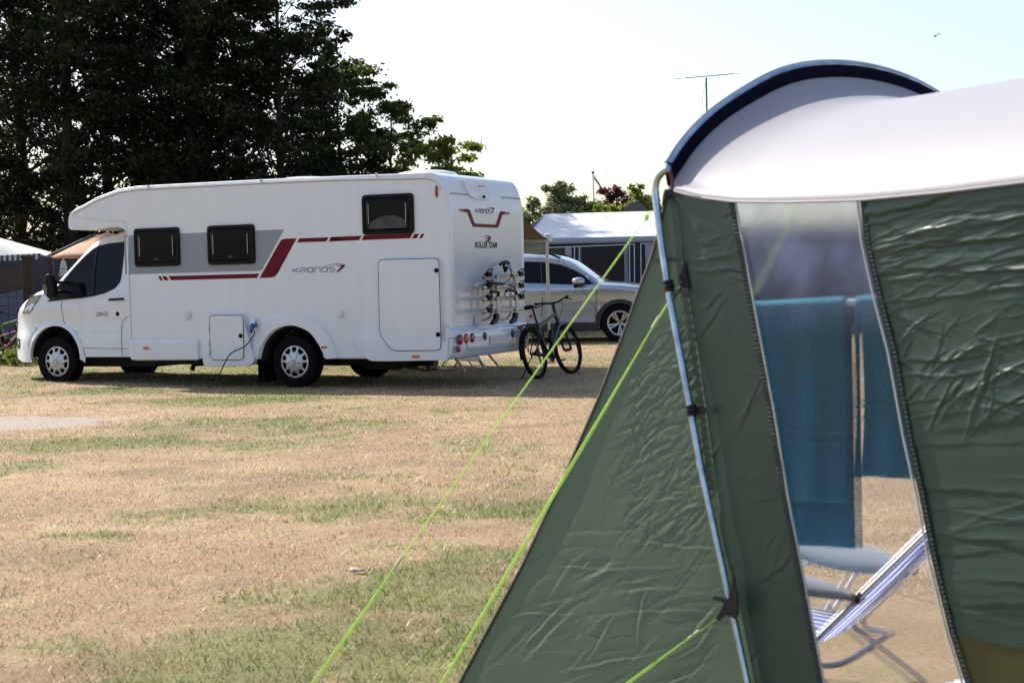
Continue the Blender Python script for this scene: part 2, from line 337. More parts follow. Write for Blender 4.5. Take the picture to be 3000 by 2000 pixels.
# ------------------------------------------------------------------ wheels
def polar_disc(mb, R0, rings, n, hole, dome, c, ax):
    'a dished wheel face with holes; rings = radii, hole(r, k) -> bool'
    ax = Vector(ax).normalized(); u = Vector((0,0,1)); w = ax.cross(u).normalized(); c = Vector(c); P = []
    for r in rings: P.append([c + ax*dome(r, k) + (u*math.cos(2*PI*k/n) + w*math.sin(2*PI*k/n))*r*R0 for k in range(n)])
    m = len(rings); vs = [p for q in P for p in q]; fs = []
    for i in range(m-1):
        rm = (rings[i]+rings[i+1])/2
        for k in range(n):
            if not hole(rm, (k+.5)/n): fs.append((i*n+k, i*n+(k+1) % n, (i+1)*n+(k+1) % n, (i+1)*n+k))
    mb.add(vs, fs)
def wheel(parent, c, side, Rt, Rr, kind, wd=.2):
    'side = -1: outer face looks towards local -y'
    w = empty('wheel', c); w.parent = parent
    prof = [(Rr*.98,-wd*.46),(Rt*.90,-wd*.5),(Rt*.975,-wd*.44),(Rt,-wd*.30),(Rt,wd*.30),(Rt*.975,wd*.44),(Rt*.90,wd*.5),(Rr*.98,wd*.46),(Rr*.9,wd*.3),(Rr*.9,-wd*.3)]
    MB().lathe(prof, (0,0,0), (0,1,0), 48, True).build('tyre', M['rubber'], w)
    MB().lathe([(Rr*.97,-wd*.1),(.001,-wd*.1)], (0,0,0), (0,side,0), 32).build('brake_disc', M['under'], w)
    f = MB(); y = side*wd*.45
    if kind == 'cover':
        rings = [.001,.12,.14,.25,.4,.52,.62,.70,.78,.86,.90,.95,1.0]
        def hole(r, a):
            t = (a*10+.5) % 1.0; k = int(a*10+.5) % 2; lim = .37 if k else .31; return .61 < r < (.87 if k else .84) and abs(t-.5) < lim*(.72+.5*(r-.6)/.3)
        def dome(r, k):
            a = k/100.; t = (a*5) % 1.0; ridge = .012*max(0, 1-abs(t-.5)*14)*(r < .7); return (.035 if r < .13 else .018*math.cos(r*2.6)+.004) - ridge*.6 - (.012 if r > .97 else 0)
        polar_disc(f, Rr, rings, 100, hole, dome, (0, y, 0), (0, side, 0)); o = f.build('wheel_cover', M['silver'], w, solid=.004)
    else:
        rings = [.001,.16,.2,.3,.4,.5,.6,.7,.78,.86,.89,.95,1.0]
        def hole(r, a):
            t = (a*5) % 1.0; d = abs(t-.5)      # spoke pair centred at t = .5
            return .22 < r < .875 and (d > .235*(.55+.45*(1-r)) + .05 or (d < .05*r and r > .5))
        polar_disc(f, Rr, rings, 150, hole, lambda r, k: -.03+.05*r-(.03 if r < .18 else 0)*0, (0, y, 0), (0, side, 0)); o = f.build('rim', M['alu'], w, solid=.02)
    return w

# ------------------------------------------------------------------ the motorhome (local x towards the tail, local y away from us)
MO = at_z(857, 1137); FR = Frame((MO[0], MO[1], 0), YAW)
mh = empty('motorhome', (MO[0], MO[1], 0), YAW)
tag(mh, 'white coachbuilt motorhome with grey and dark red stripes, bicycle rack on its tail', 'motorhome')
S = lambda u, v, y=0.: FR.side(u, v, y)
B = lambda u, v, x=2.37: FR.end(u, v, x)
SS = lambda pts, y=0.: [S(p[0], p[1], y) for p in pts]
def c2(x, y): return (340+x*.43364, 480+y*.43364)       # enlarged views of the photograph -> its pixels
def c3(x, y): return (960+x*.43353, 480+y*.43353)
def c1(x, y): return (x*.4338, 480+y*.4338)
def c7(x, y): return (1330+x*.16588, 500+y*.16588)
fy = lambda a, b, d: (a, d, b)         # outline in x,z, depth along y
fx = lambda a, b, d: (d, a, b)         # outline in y,z, depth along x
WB = 2.25
zsk = .385
out = [S(387,1049), ] 
out = [(-2.60,.385)]
# wheel arch notch
Ra = .475
out += [(-.50,.385)]
for k in range(13):
    t = PI - PI*k/12; out.append((Ra*math.cos(t)*1.02, .34+Ra*math.sin(t)*1.02 if 0 < k < 12 else .40))
out += [(.50,.385),(2.30,.385)]
tail = [(2.37,.80),(2.375,2.30),(2.34,2.45),(2.30,2.59),(2.24,2.68),(2.15,2.728)]
out += tail
roof = SS([c2(1500,82), c2(980,105), c2(220,145), (400,545), (347,553.7), (282,577.6), (243,600), (228,606.5), (215,614), (206,623), (200.5,634), (198.5,648), (199.5,668)])
out += roof + [S(203,673)] + SS([c1(640,452), c1(745,430), c1(800,428), c1(828,440), (364,675), (372,690)])
out.append((-2.60, 2.0))
body = MB().prism(out, fy, 0, WB); body.build('body', M['white'], mh, bevel=.045, seg=3)
# chassis and floor, inner wheel housings
ch = MB(); ch.box((-1.55,WB/2,.42),(1.9,1.9,.22)); ch.box((1.4,WB/2,.46),(1.7,2.0,.12)); ch.box((-1.4,.62,.36),(5.6,.09,.16)); ch.box((-1.4,1.62,.36),(5.6,.09,.16))
ch.box((0,WB/2,.36),(.12,1.7,.12)); ch.box((.55,WB/2,.27),(1.9,.08,.07)); ch.box((1.0,.9,.30),(.5,.6,.16)); ch.box((-3.2,WB/2,.38),(1.4,1.4,.25)); ch.box((0,WB/2,.85),(1.2,1.3,.5))
ch.build('chassis', M['under'], mh)
hs_ = MB()
for y0, y1 in ((.012,.40),(WB-.40,WB-.012)):
    P = [[(Ra*1.0*math.cos(PI*k/16), y, .34+Ra*1.0*math.sin(PI*k/16)) for k in range(17)] for y in (y0, y1)]; hs_.grid(P)
hs_.build('wheel_housing', M['under'], mh, solid=.006)
# arch trim
at = MB()
arch_out = [S(*c2(*p), -.02) for p in ((930,1190),(975,1192),(992,1165),(1015,1125),(1060,1075),(1110,1048),(1180,1038),(1245,1045),(1300,1075),(1338,1125),(1360,1185),(1400,1186))]
arch_in = [(-.50,.385)]; P = []
ao = [(-.66,.62)] + [(.62*math.cos(PI-PI*k/10)*.97, .45+.62*math.sin(PI*k/10)*.80) for k in range(1,10)] + [(.62,.62)]
ot = cr([(-.60,0,.40),(-.59,0,.62),(-.50,0,.80),(-.33,0,.93),(0,0,.985),(.33,0,.93),(.52,0,.78),(.64,0,.62),(.72,0,.40)], 5)
inn = cr([(-.50,0,.385),(-.487,0,.50),(-.42,0,.60),(-.27,0,.755),(0,0,.83),(.27,0,.755),(.42,0,.60),(.49,0,.48),(.56,0,.385)], 5)
P = [[(p.x, -.001, p.z) for p in ot], [(p.x*.97, -.026, .02+p.z*.955) for p in ot], [(p.x, -.03, p.z) for p in inn], [(p.x, .05, p.z) for p in inn]]
at.grid(P); at.build('wheel_arch', M['white'], mh)
# skirt panels, hatch moulding, tail door moulding (proud of the wall)
def slab(name, poly, y0, y1, m=None, parent=mh, bevel=.008, r=0, seg=2):
    if r: poly = rpoly(poly, r)
    return MB().prism(poly, fy, y0, y1).build(name, m or M['white'], parent, bevel=bevel, seg=seg)
sk = MB(); sk.prism([(-2.59,.375),(-2.61,.62),(-2.58,.645),(-1.46,.645),(-1.46,.37),(-2.5,.365)], fy, -.034, .02)
sk.prism([(-.76,.63),(-.60,.63),(-.60,.375),(-.8,.372)], fy, -.034, .02)
sk.build('front_skirt', M['white'], mh, bevel=.024, seg=3)
hm = rpoly(SS([c2(598,1192), c2(605,1335), c2(612,1366), c2(905,1366), c2(955,1340), c2(915,1192), c2(868,1010), c2(640,1008), c2(630,1192)]), [.01,.02,.05,.06,.05,.02,.07,.05,.01])
slab('hatch_surround', hm, -.065, .02, bevel=.03, seg=3)
def door(name, poly, y, hinge, locks, r=.05):
    d = slab(name, rpoly(poly, r), y-.006, y+.02, bevel=.004)
    g = MB(); pr = rpoly(poly, r); g.tube([(p[0], y-.003, p[1]) for p in pr], .0055, 6, closed=True); g.build('door_seam', M['seam'], d)
    for (x, z) in locks:
        L = MB(); L.lathe([(.001,0),(.026,0),(.030,.006),(.030,.014)], (x, y-.02, z), (0,1,0), 20); L.box((x, y-.022, z), (.012,.012,.034)); L.build('lock', M['black'], d)
    h = MB()
    for (x, z) in hinge: h.tube([(x, y-.008, z-.035), (x, y-.008, z+.035)], .009, 8)
    if hinge: h.build('hinge', M['whiteplastic'], d)
    return d
hp = SS([c2(638,1022), c2(648,1323), c2(870,1323), c2(866,1022)], -.045)
door('locker_hatch', hp, -.068, [S(*c2(637,1115),-.04), S(*c2(639,1215),-.04), S(*c2(641,1275),-.04)], [S(*c2(849,1160),-.05)], .07)
# tail: moulding, garage door
tm = rpoly(SS([c3(170,1188), c3(282,1328), c3(330,1331), c3(822,1322)]) + [(2.36,.385),(2.37,.69)] + SS([c3(745,628), c3(345,640), c3(335,700), c3(350,1120), c3(352,1185)]), [.02,.06,.05,.05,.02,.02,.07,.10,.03,.03,.02])
tm = rpoly(SS([c3(170,1188), c3(285,1330), c3(400,1332), c3(800,1325)]) + [(2.30,.345),(2.33,.60)] + SS([c3(778,1190), c3(775,1000), c3(762,632), c3(340,642), c3(352,1186)]), [.02,.07,.02,.04,.04,.02,.02,.02,.09,.10,.02])
slab('tail_skirt', tm, -.040, .02, bevel=.018, seg=3)
gp = SS([c3(348,648), c3(358,1150), c3(441,1262), c3(773,1258), c3(757,638)], -.02)
door('garage_door', gp, -.043, [S(*c3(346,700),-.02), S(*c3(348,845),-.02), S(*c3(350,985),-.02), S(*c3(353,1105),-.02)], [S(*c3(740,720),-.03), S(*c3(751,1152),-.03)], .075)
# front pillar strip and roof gutter
ps = MB(); ps.tube([(-2.595,-.004,.40),(-2.60,-.004,1.2),(-2.60,-.004,2.06)], .014, 8)
ps.build('corner_strip', M['white'], mh)
gt = MB(); gpts = [(p[0], -.004, p[1]-.042) for p in [(2.27,2.56)] + [(2.20,2.66),(2.08,2.705)] + roof[:9]]
gt.tube([Vector(p) for p in gpts], .013, 8); gt.build('roof_gutter', M['white'], mh)
sl = MB(); sl.tube([(p[0], -.0045, p[2]-.018) for p in gpts], .004, 6); sl.build('gutter_sealant', M['seal'], mh)
gj = MB()
for q in (c2(220,158), c2(980,115), c3(330,75)):
    x, z = S(*q); gj.box((x, -.006, z), (.02,.034,.05))
gj.build('gutter_joint', M['whiteplastic'], mh, bevel=.004)
# overcab moulding line
oc = MB(); oc.tube([(p[0], -.002, p[1]) for p in SS([c1(475,330), c1(500,365), c1(620,372), c1(760,385), c1(835,390), c1(850,420), c1(855,470)])], .012, 8); oc.build('cab_roof_moulding', M['white'], mh)
# decals
def decal(name, polys, m, y=-.002, r=0, t=.002, parent=mh, z=fy):
    mb = MB()
    for p in polys: mb.prism(rpoly(p, r) if r else p, z, y, y+t)
    return mb.build(name, m, parent, smooth=False)
decal('grey_band', [SS([c2(88,484), c2(1135,443), c2(1000,690), c2(988,716), c2(955,723), c2(88,746)]), SS([c2(55,484), c2(78,484), c2(78,748), c2(63,748)])], M['grey_decal'])
red = [SS([c2(x, y) for x, y in P]) for P in (
    [(283,760),(301,759),(317,787),(300,788)], [(309,759),(339,758),(357,786),(328,787)], [(353,758),(968,741),(951,771),(372,786)],
    [(970,771),(1105,530),(1118,512),(1140,506),(1220,503),(1092,740),(1072,762),(1045,768)],
    [(1240,503),(1437,496),(1420,525),(1222,531)])] + [SS([c3(x, y) for x, y in P]) for P in (
    [(22,494),(230,486),(212,516),(8,525)], [(245,484),(575,471),(556,503),(230,516)], [(587,474),(619,473),(601,503),(568,505)], [(636,473),(655,472),(637,502),(617,503)],)]
red.insert(5, SS([c2(1455,494), c2(1522,491), c2(1522,520), c2(1438,523)]))
red[5:6] = [SS([c2(1455,494), c2(1536,491), c2(1520,520), c2(1438,523)])]
decal('red_stripe', red, M['red_decal'])
def strokes(name, lines, f, w, m, parent, d=0.):
    mb = MB()
    for L in lines:
        P = [Vector(f(*p)) for p in L]
        nrm = Vector(f(0,0,)) 
        for a, b in zip(P[:-1], P[1:]):
            mb.bar(a, b, w, .003, up=strokes.up)
    return mb.build(name, m, parent, smooth=False)
def kronos(f, w, up, parent, k=1.0):
    'the maker letters as thin strokes; f maps unit letters (0..6, 0..1) to the wall'
    strokes.up = up
    Lg = {'K': [[(0,0),(0,1)],[(.75,1),(.2,.5),(0,.5)],[(.2,.5),(.75,0)]], 'R': [[(0,0),(0,.45)],[(0,1),(.65,1),(.7,.9),(.7,.6),(.62,.5),(0,.5)],[(.35,.5),(.72,0)]],
          'N': [[(0,0),(0,1),(.6,1),(.7,.85),(.7,0)]], 'S': [[(.7,1),(.1,1),(0,.9),(0,.6),(.1,.52),(.6,.52),(.7,.42),(.7,.1),(.6,0),(0,0)]],
          'O': [[(.1,0),(.6,0),(.7,.12),(.7,.88),(.6,1),(.1,1),(0,.88),(0,.12),(.1,0)]]}
    g, r = [], []
    for i, chh in enumerate('KRONOS'):
        for L in Lg[chh]:
            t = [(i*.95+p[0], p[1]) for p in L]; (r if i == 2 else g).append(t)
    strokes('letters', g, f, w, M['dgrey'] if k > .99 else M['dgrey'], parent); strokes('letter_o', r, f, w*1.2, M['red_decal'], parent)
def side_f(u0, v0, u1, v1, hpx):
    p0, p1 = Vector(S(u0, v0)), Vector(S(u1, v1)); hh = hpx
    return lambda a, b=0: (p0.x+(p1.x-p0.x)*a/5.45, -.003, p0.y+(p1.y-p0.y)*a/5.45+b*hh)
kronos(side_f(*c2(1198,735), *c2(1478,727), .058), .0075, (0,1,0), mh)
sw = [S(*c3(x, y)) for x, y in ((-2,678),(40,673),(90,674),(123,681),(106,700),(70,729),(52,731),(88,702),(105,687),(60,681),(30,680))]
decal('swoosh', [[S(*c2(1395,696)), S(*c2(1440,680)), S(*c2(1500,673)), S(*c3(60,672)), S(*c3(95,675)), S(*c3(123,682)), S(*c3(60,679)), S(*c2(1500,679)), S(*c2(1450,685))]], M['grey_decal'])
decal('swoosh', [[S(*c3(46,686)), S(*c3(100,683)), S(*c3(123,682)), S(*c3(108,700)), S(*c3(74,729)), S(*c3(54,731)), S(*c3(80,708)), S(*c3(92,691))]], M['red_decal'])
def text(s, size, mtx, m, parent, shear=0., offset=0., name='lettering', sx=1., ext=.001):
    cu = bpy.data.curves.new(name, 'FONT'); cu.body = s; cu.size = size; cu.shear = shear; cu.offset = offset; cu.extrude = ext; cu.align_x = 'CENTER'; cu.align_y = 'CENTER'
    to = bpy.data.objects.new('tmp', cu); COL.objects.link(to); bpy.context.view_layer.update()
    me = bpy.data.meshes.new_from_object(to.evaluated_get(bpy.context.evaluated_depsgraph_get())); bpy.data.objects.remove(to)
    me.name = name; me.materials.clear(); me.materials.append(m); me.transform(Matrix.Diagonal((sx,1,1,1))); me.transform(mtx)
    o = bpy.data.objects.new(name, me); COL.objects.link(o); o.parent = parent; return o
def wall_mtx(p): return Matrix(((1,0,0,p[0]),(0,0,-1,p[1]),(0,1,0,p[2]),(0,0,0,1)))
def tail_mtx(p): return Matrix(((0,0,1,p[0]),(1,0,0,p[1]),(0,1,0,p[2]),(0,0,0,1)))
# windows
def window(polpx, r=.05):
    P = SS(polpx); x0 = (P[0][0]+P[3][0])/2; x1 = (P[1][0]+P[2][0])/2; z1 = (P[0][1]+P[1][1])/2; z0 = (P[2][1]+P[3][1])/2
    w = MB(); o, i = rrect(x0,z0,x1,z1,.05,5), rrect(x0+.045,z0+.045,x1-.045,z1-.045,.035,5)
    w.grid([[(a, y, b) for a, b in q] for q, y in ((o,.005),(o,-.028),(rrect(x0+.008,z0+.008,x1-.008,z1-.008,.045,5),-.036),(i,-.036),(i,.0))], True)
    w.build('window_frame', M['black'], None).name
    fo = bpy.context.scene.collection.objects[-1]
    fo.name = 'window'; fo.parent = mh
    g = MB(); ins = [rrect(x0+.043+d,z0+.043+d,x1-.043-d,z1-.043-d,.04,5) for d in (0,.02,.045)]
    g.grid([[(a, y, b) for a, b in q] for q, y in ((ins[0],-.020),(ins[1],-.034),(ins[2],-.040))], True); g.prism(ins[2], fy, -.0401, -.03)
    g.build('pane', M['acrylic'], fo, ang=60)
    k = MB(); xc = (x0+x1)/2; k.box((xc, -.042, z0+.10), (.07,.006,.02)); k.build('latch', M['dgrey'], fo, bevel=.003)
    e = MB()
    for xx in (x0+.10, x1-.10): e.tube([(xx, -.0415, z0+.14), (xx, -.0415, z1-.12)], .003, 6)
    e.build('glass_trim', M['silver'], fo)
    return fo, (x0, z0, x1, z1)
window([(c2(125,438)), c2(430,428), c2(438,688), c2(135,697)])
window([c2(619,420), c2(938,406), c2(944,674), c2(630,684)])
w3, w3r = window([c3(236,212), c3(580,197), c3(588,470), c3(242,482)])
x0, z0, x1, z1 = w3r     # pale pillow showing behind the pane of the bed window
q = MB(); q.prism(rpoly([(x0+.08,z0+.075),(x1-.08,z0+.075),(x1-.10,z0+.17),(x1-.25,z0+.235),(x0+.32,z0+.235),(x0+.14,z0+.17)], .06), fy, -.0415, -.0405); q.build('pillow', mat('pillow', (.035,.038,.042), .4, noise=(6,.5)), w3)
# vents, marker lamps, plug
def vent(px, r):
    x, z = S(*px); v = MB(); v.lathe([(.001,-.028),(r*.55,-.028),(r*.6,-.020),(r*.85,-.020),(r,-.012),(r,.0)], (x,0,z), (0,1,0), 28); return v.build('vent', M['whiteplastic'], mh)
vent(c2(488,1024), .058); vent(c3(88,1017), .052)
def marker(px, sx, sz, m, y=-.02, name='marker_lamp'):
    x, z = S(px[0], px[1], y); b = MB(); b.prism(rrect(x-sx/2,z-sz/2,x+sx/2,z+sz/2,min(sx,sz)*.3,4), fy, y-.014, y+.012); return b.build(name, m, mh, bevel=.004)
marker(c2(203,1244), .085, .034, M['orangelens'], -.036); marker(c2(1407,1238), .085, .034, M['orangelens']); marker(c3(595,1301), .10, .036, M['orangelens'], -.043)
x, z = S(*c3(736,188)); rl = MB(); rl.ball((x, -.004, z), (.022,.022,.078), 14, 10); rl.build('marker_lamp', M['redlens'], mh)
x, z = S(*c2(943,1075)); pc = MB(); pc.lathe([(.001,-.03),(.045,-.03),(.055,-.02),(.058,.0)], (x,0,z), (0,1,0), 24); pc.lathe([(.001,0),(.052,0),(.055,.008),(.052,.016),(.001,.016)], (x-.02,-.055,z+.02), (.25,1,-.35), 24)
pc.build('plug_socket', M['whiteplastic'], mh)
pg_ = MB(); pg_.tube([(x+.005,-.02,z-.02),(x-.005,-.075,z-.04),(x-.012,-.10,z-.10),(x-.014,-.10,z-.13)], [.038,.036,.028,.014], 14)
pg = pg_.build('power_cable', M['blue'], None); pg.name = 'power_plug'
# hatch badge on the cab door comes later
# ---- tail: crease panels, lamps, text
TX = 2.375
tp = MB(); tp.prism(rrect(.10,.95,WB-.10,2.26,.04,4), fx, TX-.004, TX+.003); tp.build('tail_panel', M['whitegloss'], mh, bevel=.002)
tg = MB(); tg.tube([(2.342,.10,2.462),(2.342,.95,2.462)], .010, 8); tg.tube([(2.342,1.62,2.462),(2.342,WB-.03,2.462)], .010, 8)
tg.build('tail_gutter', M['seal'], mh)
# bumper: lofted across the width
bp_ = MB(); prof = [(2.30,.80),(2.375,.79),(2.43,.755),(2.455,.70),(2.46,.55),(2.45,.45),(2.41,.395),(2.30,.375)]
Pp = []
for k in range(25):
    y = -.035 + (WB+.07)*k/24; e = min(1, min(k, 24-k)/2.5); ins_ = .075*(1-e)**2
    Pp.append([(x - ins_ if x > 2.32 else x, y, z) for x, z in prof])
bp_.grid(Pp); n0 = len(prof); bp_.add(Pp[0], [tuple(range(n0))]); bp_.add(Pp[-1], [tuple(range(n0))[::-1]])
bp_.build('rear_bumper', M['whitegloss'], mh)
side_b = MB(); side_b.prism(rpoly([(2.0,.35),(2.36,.335),(2.40,.80),(2.28,.80),(2.24,.68)], .03), fy, -.030, -.01); 
def blamp(y, z, r, m, name='tail_lamp', x=2.46):
    b = MB(); b.lathe([(.001,.022),(r*.6,.019),(r*.9,.008),(r,.0),(r,-.02)], (x,y,z), (1,0,0), 24); o = b.build(name, m, mh)
    q = MB(); q.lathe([(r,-.005),(r*1.12,.003),(r*1.16,.0),(r*1.16,-.02)], (x,y,z), (1,0,0), 24); q.build('lamp_bezel', M['dgrey'], o); return o
for (px, m_) in ((c3(900,1187),'redlens'),(c3(938,1181),'orangelens'),(c3(977,1176),'redlens')):
    y, z = B(*px, 2.46); blamp(y, z, .056, M[m_]); 
y, z = B(*c3(886,1250), 2.46); blamp(y, z, .034, M['redlens'])
y, z = B(*c3(1062,1163), 2.46); blamp(y, z, .045, M['dgrey']); y, z = B(*c3(1250,1147), 2.46); blamp(y, z, .048, M['dgrey'])
pl = MB(); y, z = B(*c3(1150,1185), 2.46); pl.box((2.470, y, z), (.006,.50,.115)); pl.build('number_plate', M['plate'], mh, bevel=.002)
pr_ = MB(); Q = [B(*c3(*p), 2.462) for p in ((930,1190),(945,1245),(960,1254),(1225,1232),(1240,1215),(1240,1190))]; pr_.tube([(2.462,a,b) for a, b in Q], .005, 6); pr_.build('plate_recess', M['seal'], mh)
bs = MB(); a0 = B(*c3(820,1178), 2.462); a1 = B(*c3(1058,1166), 2.462); bs.tube([(2.461,a0[0],a0[1]),(2.461,a1[0],a1[1])], .003, 6); bs.tube([(2.461,a0[0],a0[1]),(2.455,a0[0],.40)], .003, 6); bs.build('bumper_seam', M['seam'], mh)
# camera housing
ch_ = [B(*c3(*p), 2.40) for p in ((955,110),(1100,118),(1112,160),(1122,205),(1104,246),(1015,240),(975,208),(965,160))]
cb_ = MB(); P0_ = [(2.31 if z > 2.5 else 2.35, y, z) for y, z in ch_]; cy = sum(p[0] for p in ch_)/8; cz = sum(p[1] for p in ch_)/8
Pm = [(2.325+.07*(2.62-z)/.35, cy+(y-cy)*.90, cz+(z-cz)*.92) for y, z in ch_]
Pb = [(2.20, y, z) for y, z in ch_]
cb_.grid([Pb, [(p[0]+.02, p[1], p[2]) for p in P0_], Pm], True); cb_.add(Pm, [tuple(range(8))]); cho = cb_.build('camera_housing', M['white'], mh, bevel=.012)
y, z = B(*c3(1044,152), 2.40); q = MB(); q.box((2.395, y, z), (.02,.16,.018)); q.build('brake_light', M['seal'], cho)
y, z = B(*c3(1068,228), 2.44); q = MB(); q.tube([(2.40,y,z+.02),(2.425,y+.01,z)], .020, 12); q.build('camera_lens', M['black'], cho)
# red trapezoid
def TB(pts, x=TX+.003): return [B(*p, x) for p in pts]
tr = [TB([c7(*p) for p in P]) for P in ([(85,672),(97,673),(113,730),(101,729)], [(115,674),(140,675),(160,732),(135,731)],
    [(155,677),(250,677),(268,684),(282,703),(355,905),(368,928),(390,937),(712,953),(732,944),(745,925),(805,740),(818,722),(840,717),(915,724),(902,778),(855,775),(790,985),(778,1002),(755,1010),(340,993),(328,985),(316,960),(235,748),(222,735),(172,733)],
    [(926,728),(952,731),(938,782),(914,779)], [(964,732),(982,733),(968,785),(953,784)])]
decal('red_emblem_line', tr, M['red_decal'], y=TX+.003, t=.002, z=fx)
q0, q1 = Vector(B(*c7(375,742), TX)), Vector(B(*c7(650,755), TX))
kronos(lambda a, b=0: (TX+.005, q0.x+(q1.x-q0.x)*a/5.45, q0.y+(q1.y-q0.y)*a/5.45+b*.048), .0085, (1,0,0), mh, .5)
decal('swoosh', [TB([c7(*p) for p in ((565,680),(610,655),(660,648),(700,652),(718,664),(695,662),(655,656),(610,664))])], M['dgrey'], y=TX+.003, t=.002, z=fx)
decal('swoosh', [TB([c7(*p) for p in ((640,672),(690,668),(718,664),(700,700),(680,740),(660,762),(672,728),(688,695),(680,680))])], M['red_decal'], y=TX+.003, t=.002, z=fx)
hd = [TB([c7(*p) for p in P]) for P in ([(520,1163),(545,1150),(580,1143),(615,1148),(645,1162),(656,1185),(640,1215),(632,1240),(610,1255),(596,1272),(585,1255),(560,1240),(528,1235),(560,1228),(590,1232),(600,1222),(580,1205),(555,1198),(523,1200),(555,1188),(590,1190),(610,1200),(612,1185),(590,1165),(560,1158)],)]
decal('helmet_emblem', hd, M['red_decal'], y=TX+.003, t=.002, z=fx)
y, z = B(*c7(562,1318), TX); text('ROLLER TEAM', .108, tail_mtx((TX+.004, y, z)), M['black'], mh, shear=.18, offset=.003, sx=.97)
# roof lights
for px, w_ in ((885,.42),(1240,.42)):
    x, z = S(px, 508, .9); q = MB(); P = [[(x+w_*a*math.cos(t), 1.0+w_*a*math.sin(t), 2.72+hh) for t in [2*PI*k/24 for k in range(24)]] for a, hh in ((1.0,0),(1.0,.04),(.9,.075),(.6,.10),(.001,.11))]
    q.grid(P, True); q.build('roof_light', M['whiteplastic'], mh)
# underbody pipe
q = MB(); q.tube([(p[0], .25, p[1]) for p in SS([c2(700,1345), c2(560,1348), c2(525,1355), c2(514,1392)], .25)], .035, 10); q.build('drain_pipe', M['black'], mh)
q = MB(); x, z = S(*c2(1020,1350), .5); q.box((x, .5, .2), (.10,.3,.3)); x, z = S(*c2(958,1370), .5); q.box((x, .6, .22), (.05,.05,.3)); q.build('mud_flap', M['rubber'], mh)

# ---- cab
def scab(u, v):
    y = .12
    for _ in range(6):
        x, z = FR.side(u, v, y); y = .12 + .20*max(0, (z-1.28)/.9) + .5*max(0, (-4.3-x)/.85)**2
    return x, z, y
FH = scab(*c1(377,1310)); fhx, fhz = FH[0], .40
def cab_in(x, z, top):
    'inset of the cab side from its widest plane'
    t = .20*max(0, (z-1.28)/.9) + .50*max(0, (-4.3-x)/.85)**2
    k = max(0, 1-(top-z)/.10); t += .05*k*k
    t += .026*(math.sin(max(0, min(1, (z-.66)/.46))*PI)) + .030/(1+math.exp(-(z-1.16)*38))*(1 if x > fhx-.5 else .4) 
    return t

ctop = sorted([(-5.1,.62),(-5.07,.90),(-4.96,1.07)] + [scab(*c1(*p))[:2] for p in ((200,893),(232,868),(310,838),(386,783),(500,655),(600,550),(652,512))] + [(-3.02,2.14),(-2.85,2.19),(-2.5,2.22)])
def cbot(x):
    d = x-fhx; Rf = .455
    if abs(d) < Rf*.985: return max(.41, fhz+math.sqrt(max(0, Rf*Rf-d*d)))
    return .41 if x > fhx else .33+.05*max(0, (-4.7-x)/.3)
xs = sorted(set(list(np.linspace(-5.1, -2.52, 74)) + [fhx-.448, fhx+.448, fhx-.4485, fhx+.4485] + [fhx-.455*math.cos(PI*k/20) for k in range(1,20)]))
YC = WB/2; HW = 1.01
cs = MB(); P = []
for x in xs:
    top = interp(ctop, x); bot = cbot(x); row = []
    for k in range(15):
        t = k/14; z = bot + (top-bot)*t; row.append((x, YC-HW+cab_in(x, z, top), z))
    y0 = row[-1][1]; cw = .05 if x > -3.6 else .07
    for k in range(1, 12):
        t = k/12; row.append((x, y0+(2*YC-2*y0)*t, top + cw*(1-(2*t-1)**2)))
    for k in range(14, -1, -1):
        t = k/14; z = bot + (top-bot)*t; row.append((x, YC+HW-cab_in(x, z, top), z))
    P.append(row)
cs.grid(P); n0 = len(P[0]); cs.add(P[0], [tuple(range(n0))]); cs.build('cab', M['white'], mh, ang=50)
def onc(poly, off=.004):
    'pixels of the enlarged cab view -> points on the cab side'
    r = []
    for p in poly:
        x, z, y = scab(*c1(*p)); r.append((x, YC-HW+cab_in(x, z, 9)-off, z))
    return r
def cpoly(name, poly, m, off=.004, parent=mh, r=0, thick=.012):
    pr2 = rpoly(poly, r) if r else poly; a = onc(pr2, off); b = [(p[0], p[1]+thick, p[2]) for p in a]
    mb = MB(); n = len(a); mb.add(a+b, [tuple(range(n)), tuple(range(n, 2*n))[::-1]] + [(i, (i+1) % n, n+(i+1) % n, n+i) for i in range(n)])
    return mb.build(name, m, parent)
def cline(name, pts, r, m, off=.001, parent=mh, closed=False):
    mb = MB(); mb.tube(onc(pts, off), r, 6, closed=closed); return mb.build(name, m, parent)
cd_ = cpoly('side_window', [(832,526),(832,600),(812,770),(800,805),(770,840),(700,874),(620,895),(540,907),(415,918),(318,930),(345,895),(372,850),(402,808),(480,715),(560,628),(620,575),(660,553),(740,535)], M['glass'], .006, thick=.03)
cline('window_pillar', [(655,565),(645,650),(632,760),(628,890)], .016, M['black'], .008, cd_)
wp = cpoly('mirror_base', [(318,930),(345,895),(372,848),(402,808),(440,790),(520,800),(560,905),(415,918)], M['black'], .012)
dd = cline('door_seam', [(415,920),(413,960),(418,1020),(427,1072),(470,1105),(515,1140),(545,1195),(565,1250),(577,1296)], .0045, M['seam'])
cline('door_seam', [(868,1026),(845,1040),(822,1062),(817,1090),(822,1180),(828,1298)], .0045, M['seam'])
cline('body_crease', [(515,1136),(600,1134),(820,1133),(866,1132)], .006, M['white'], .0, mh); cline('body_crease', [(566,1243),(700,1246),(866,1247)], .004, M['seam'], -.001, mh)
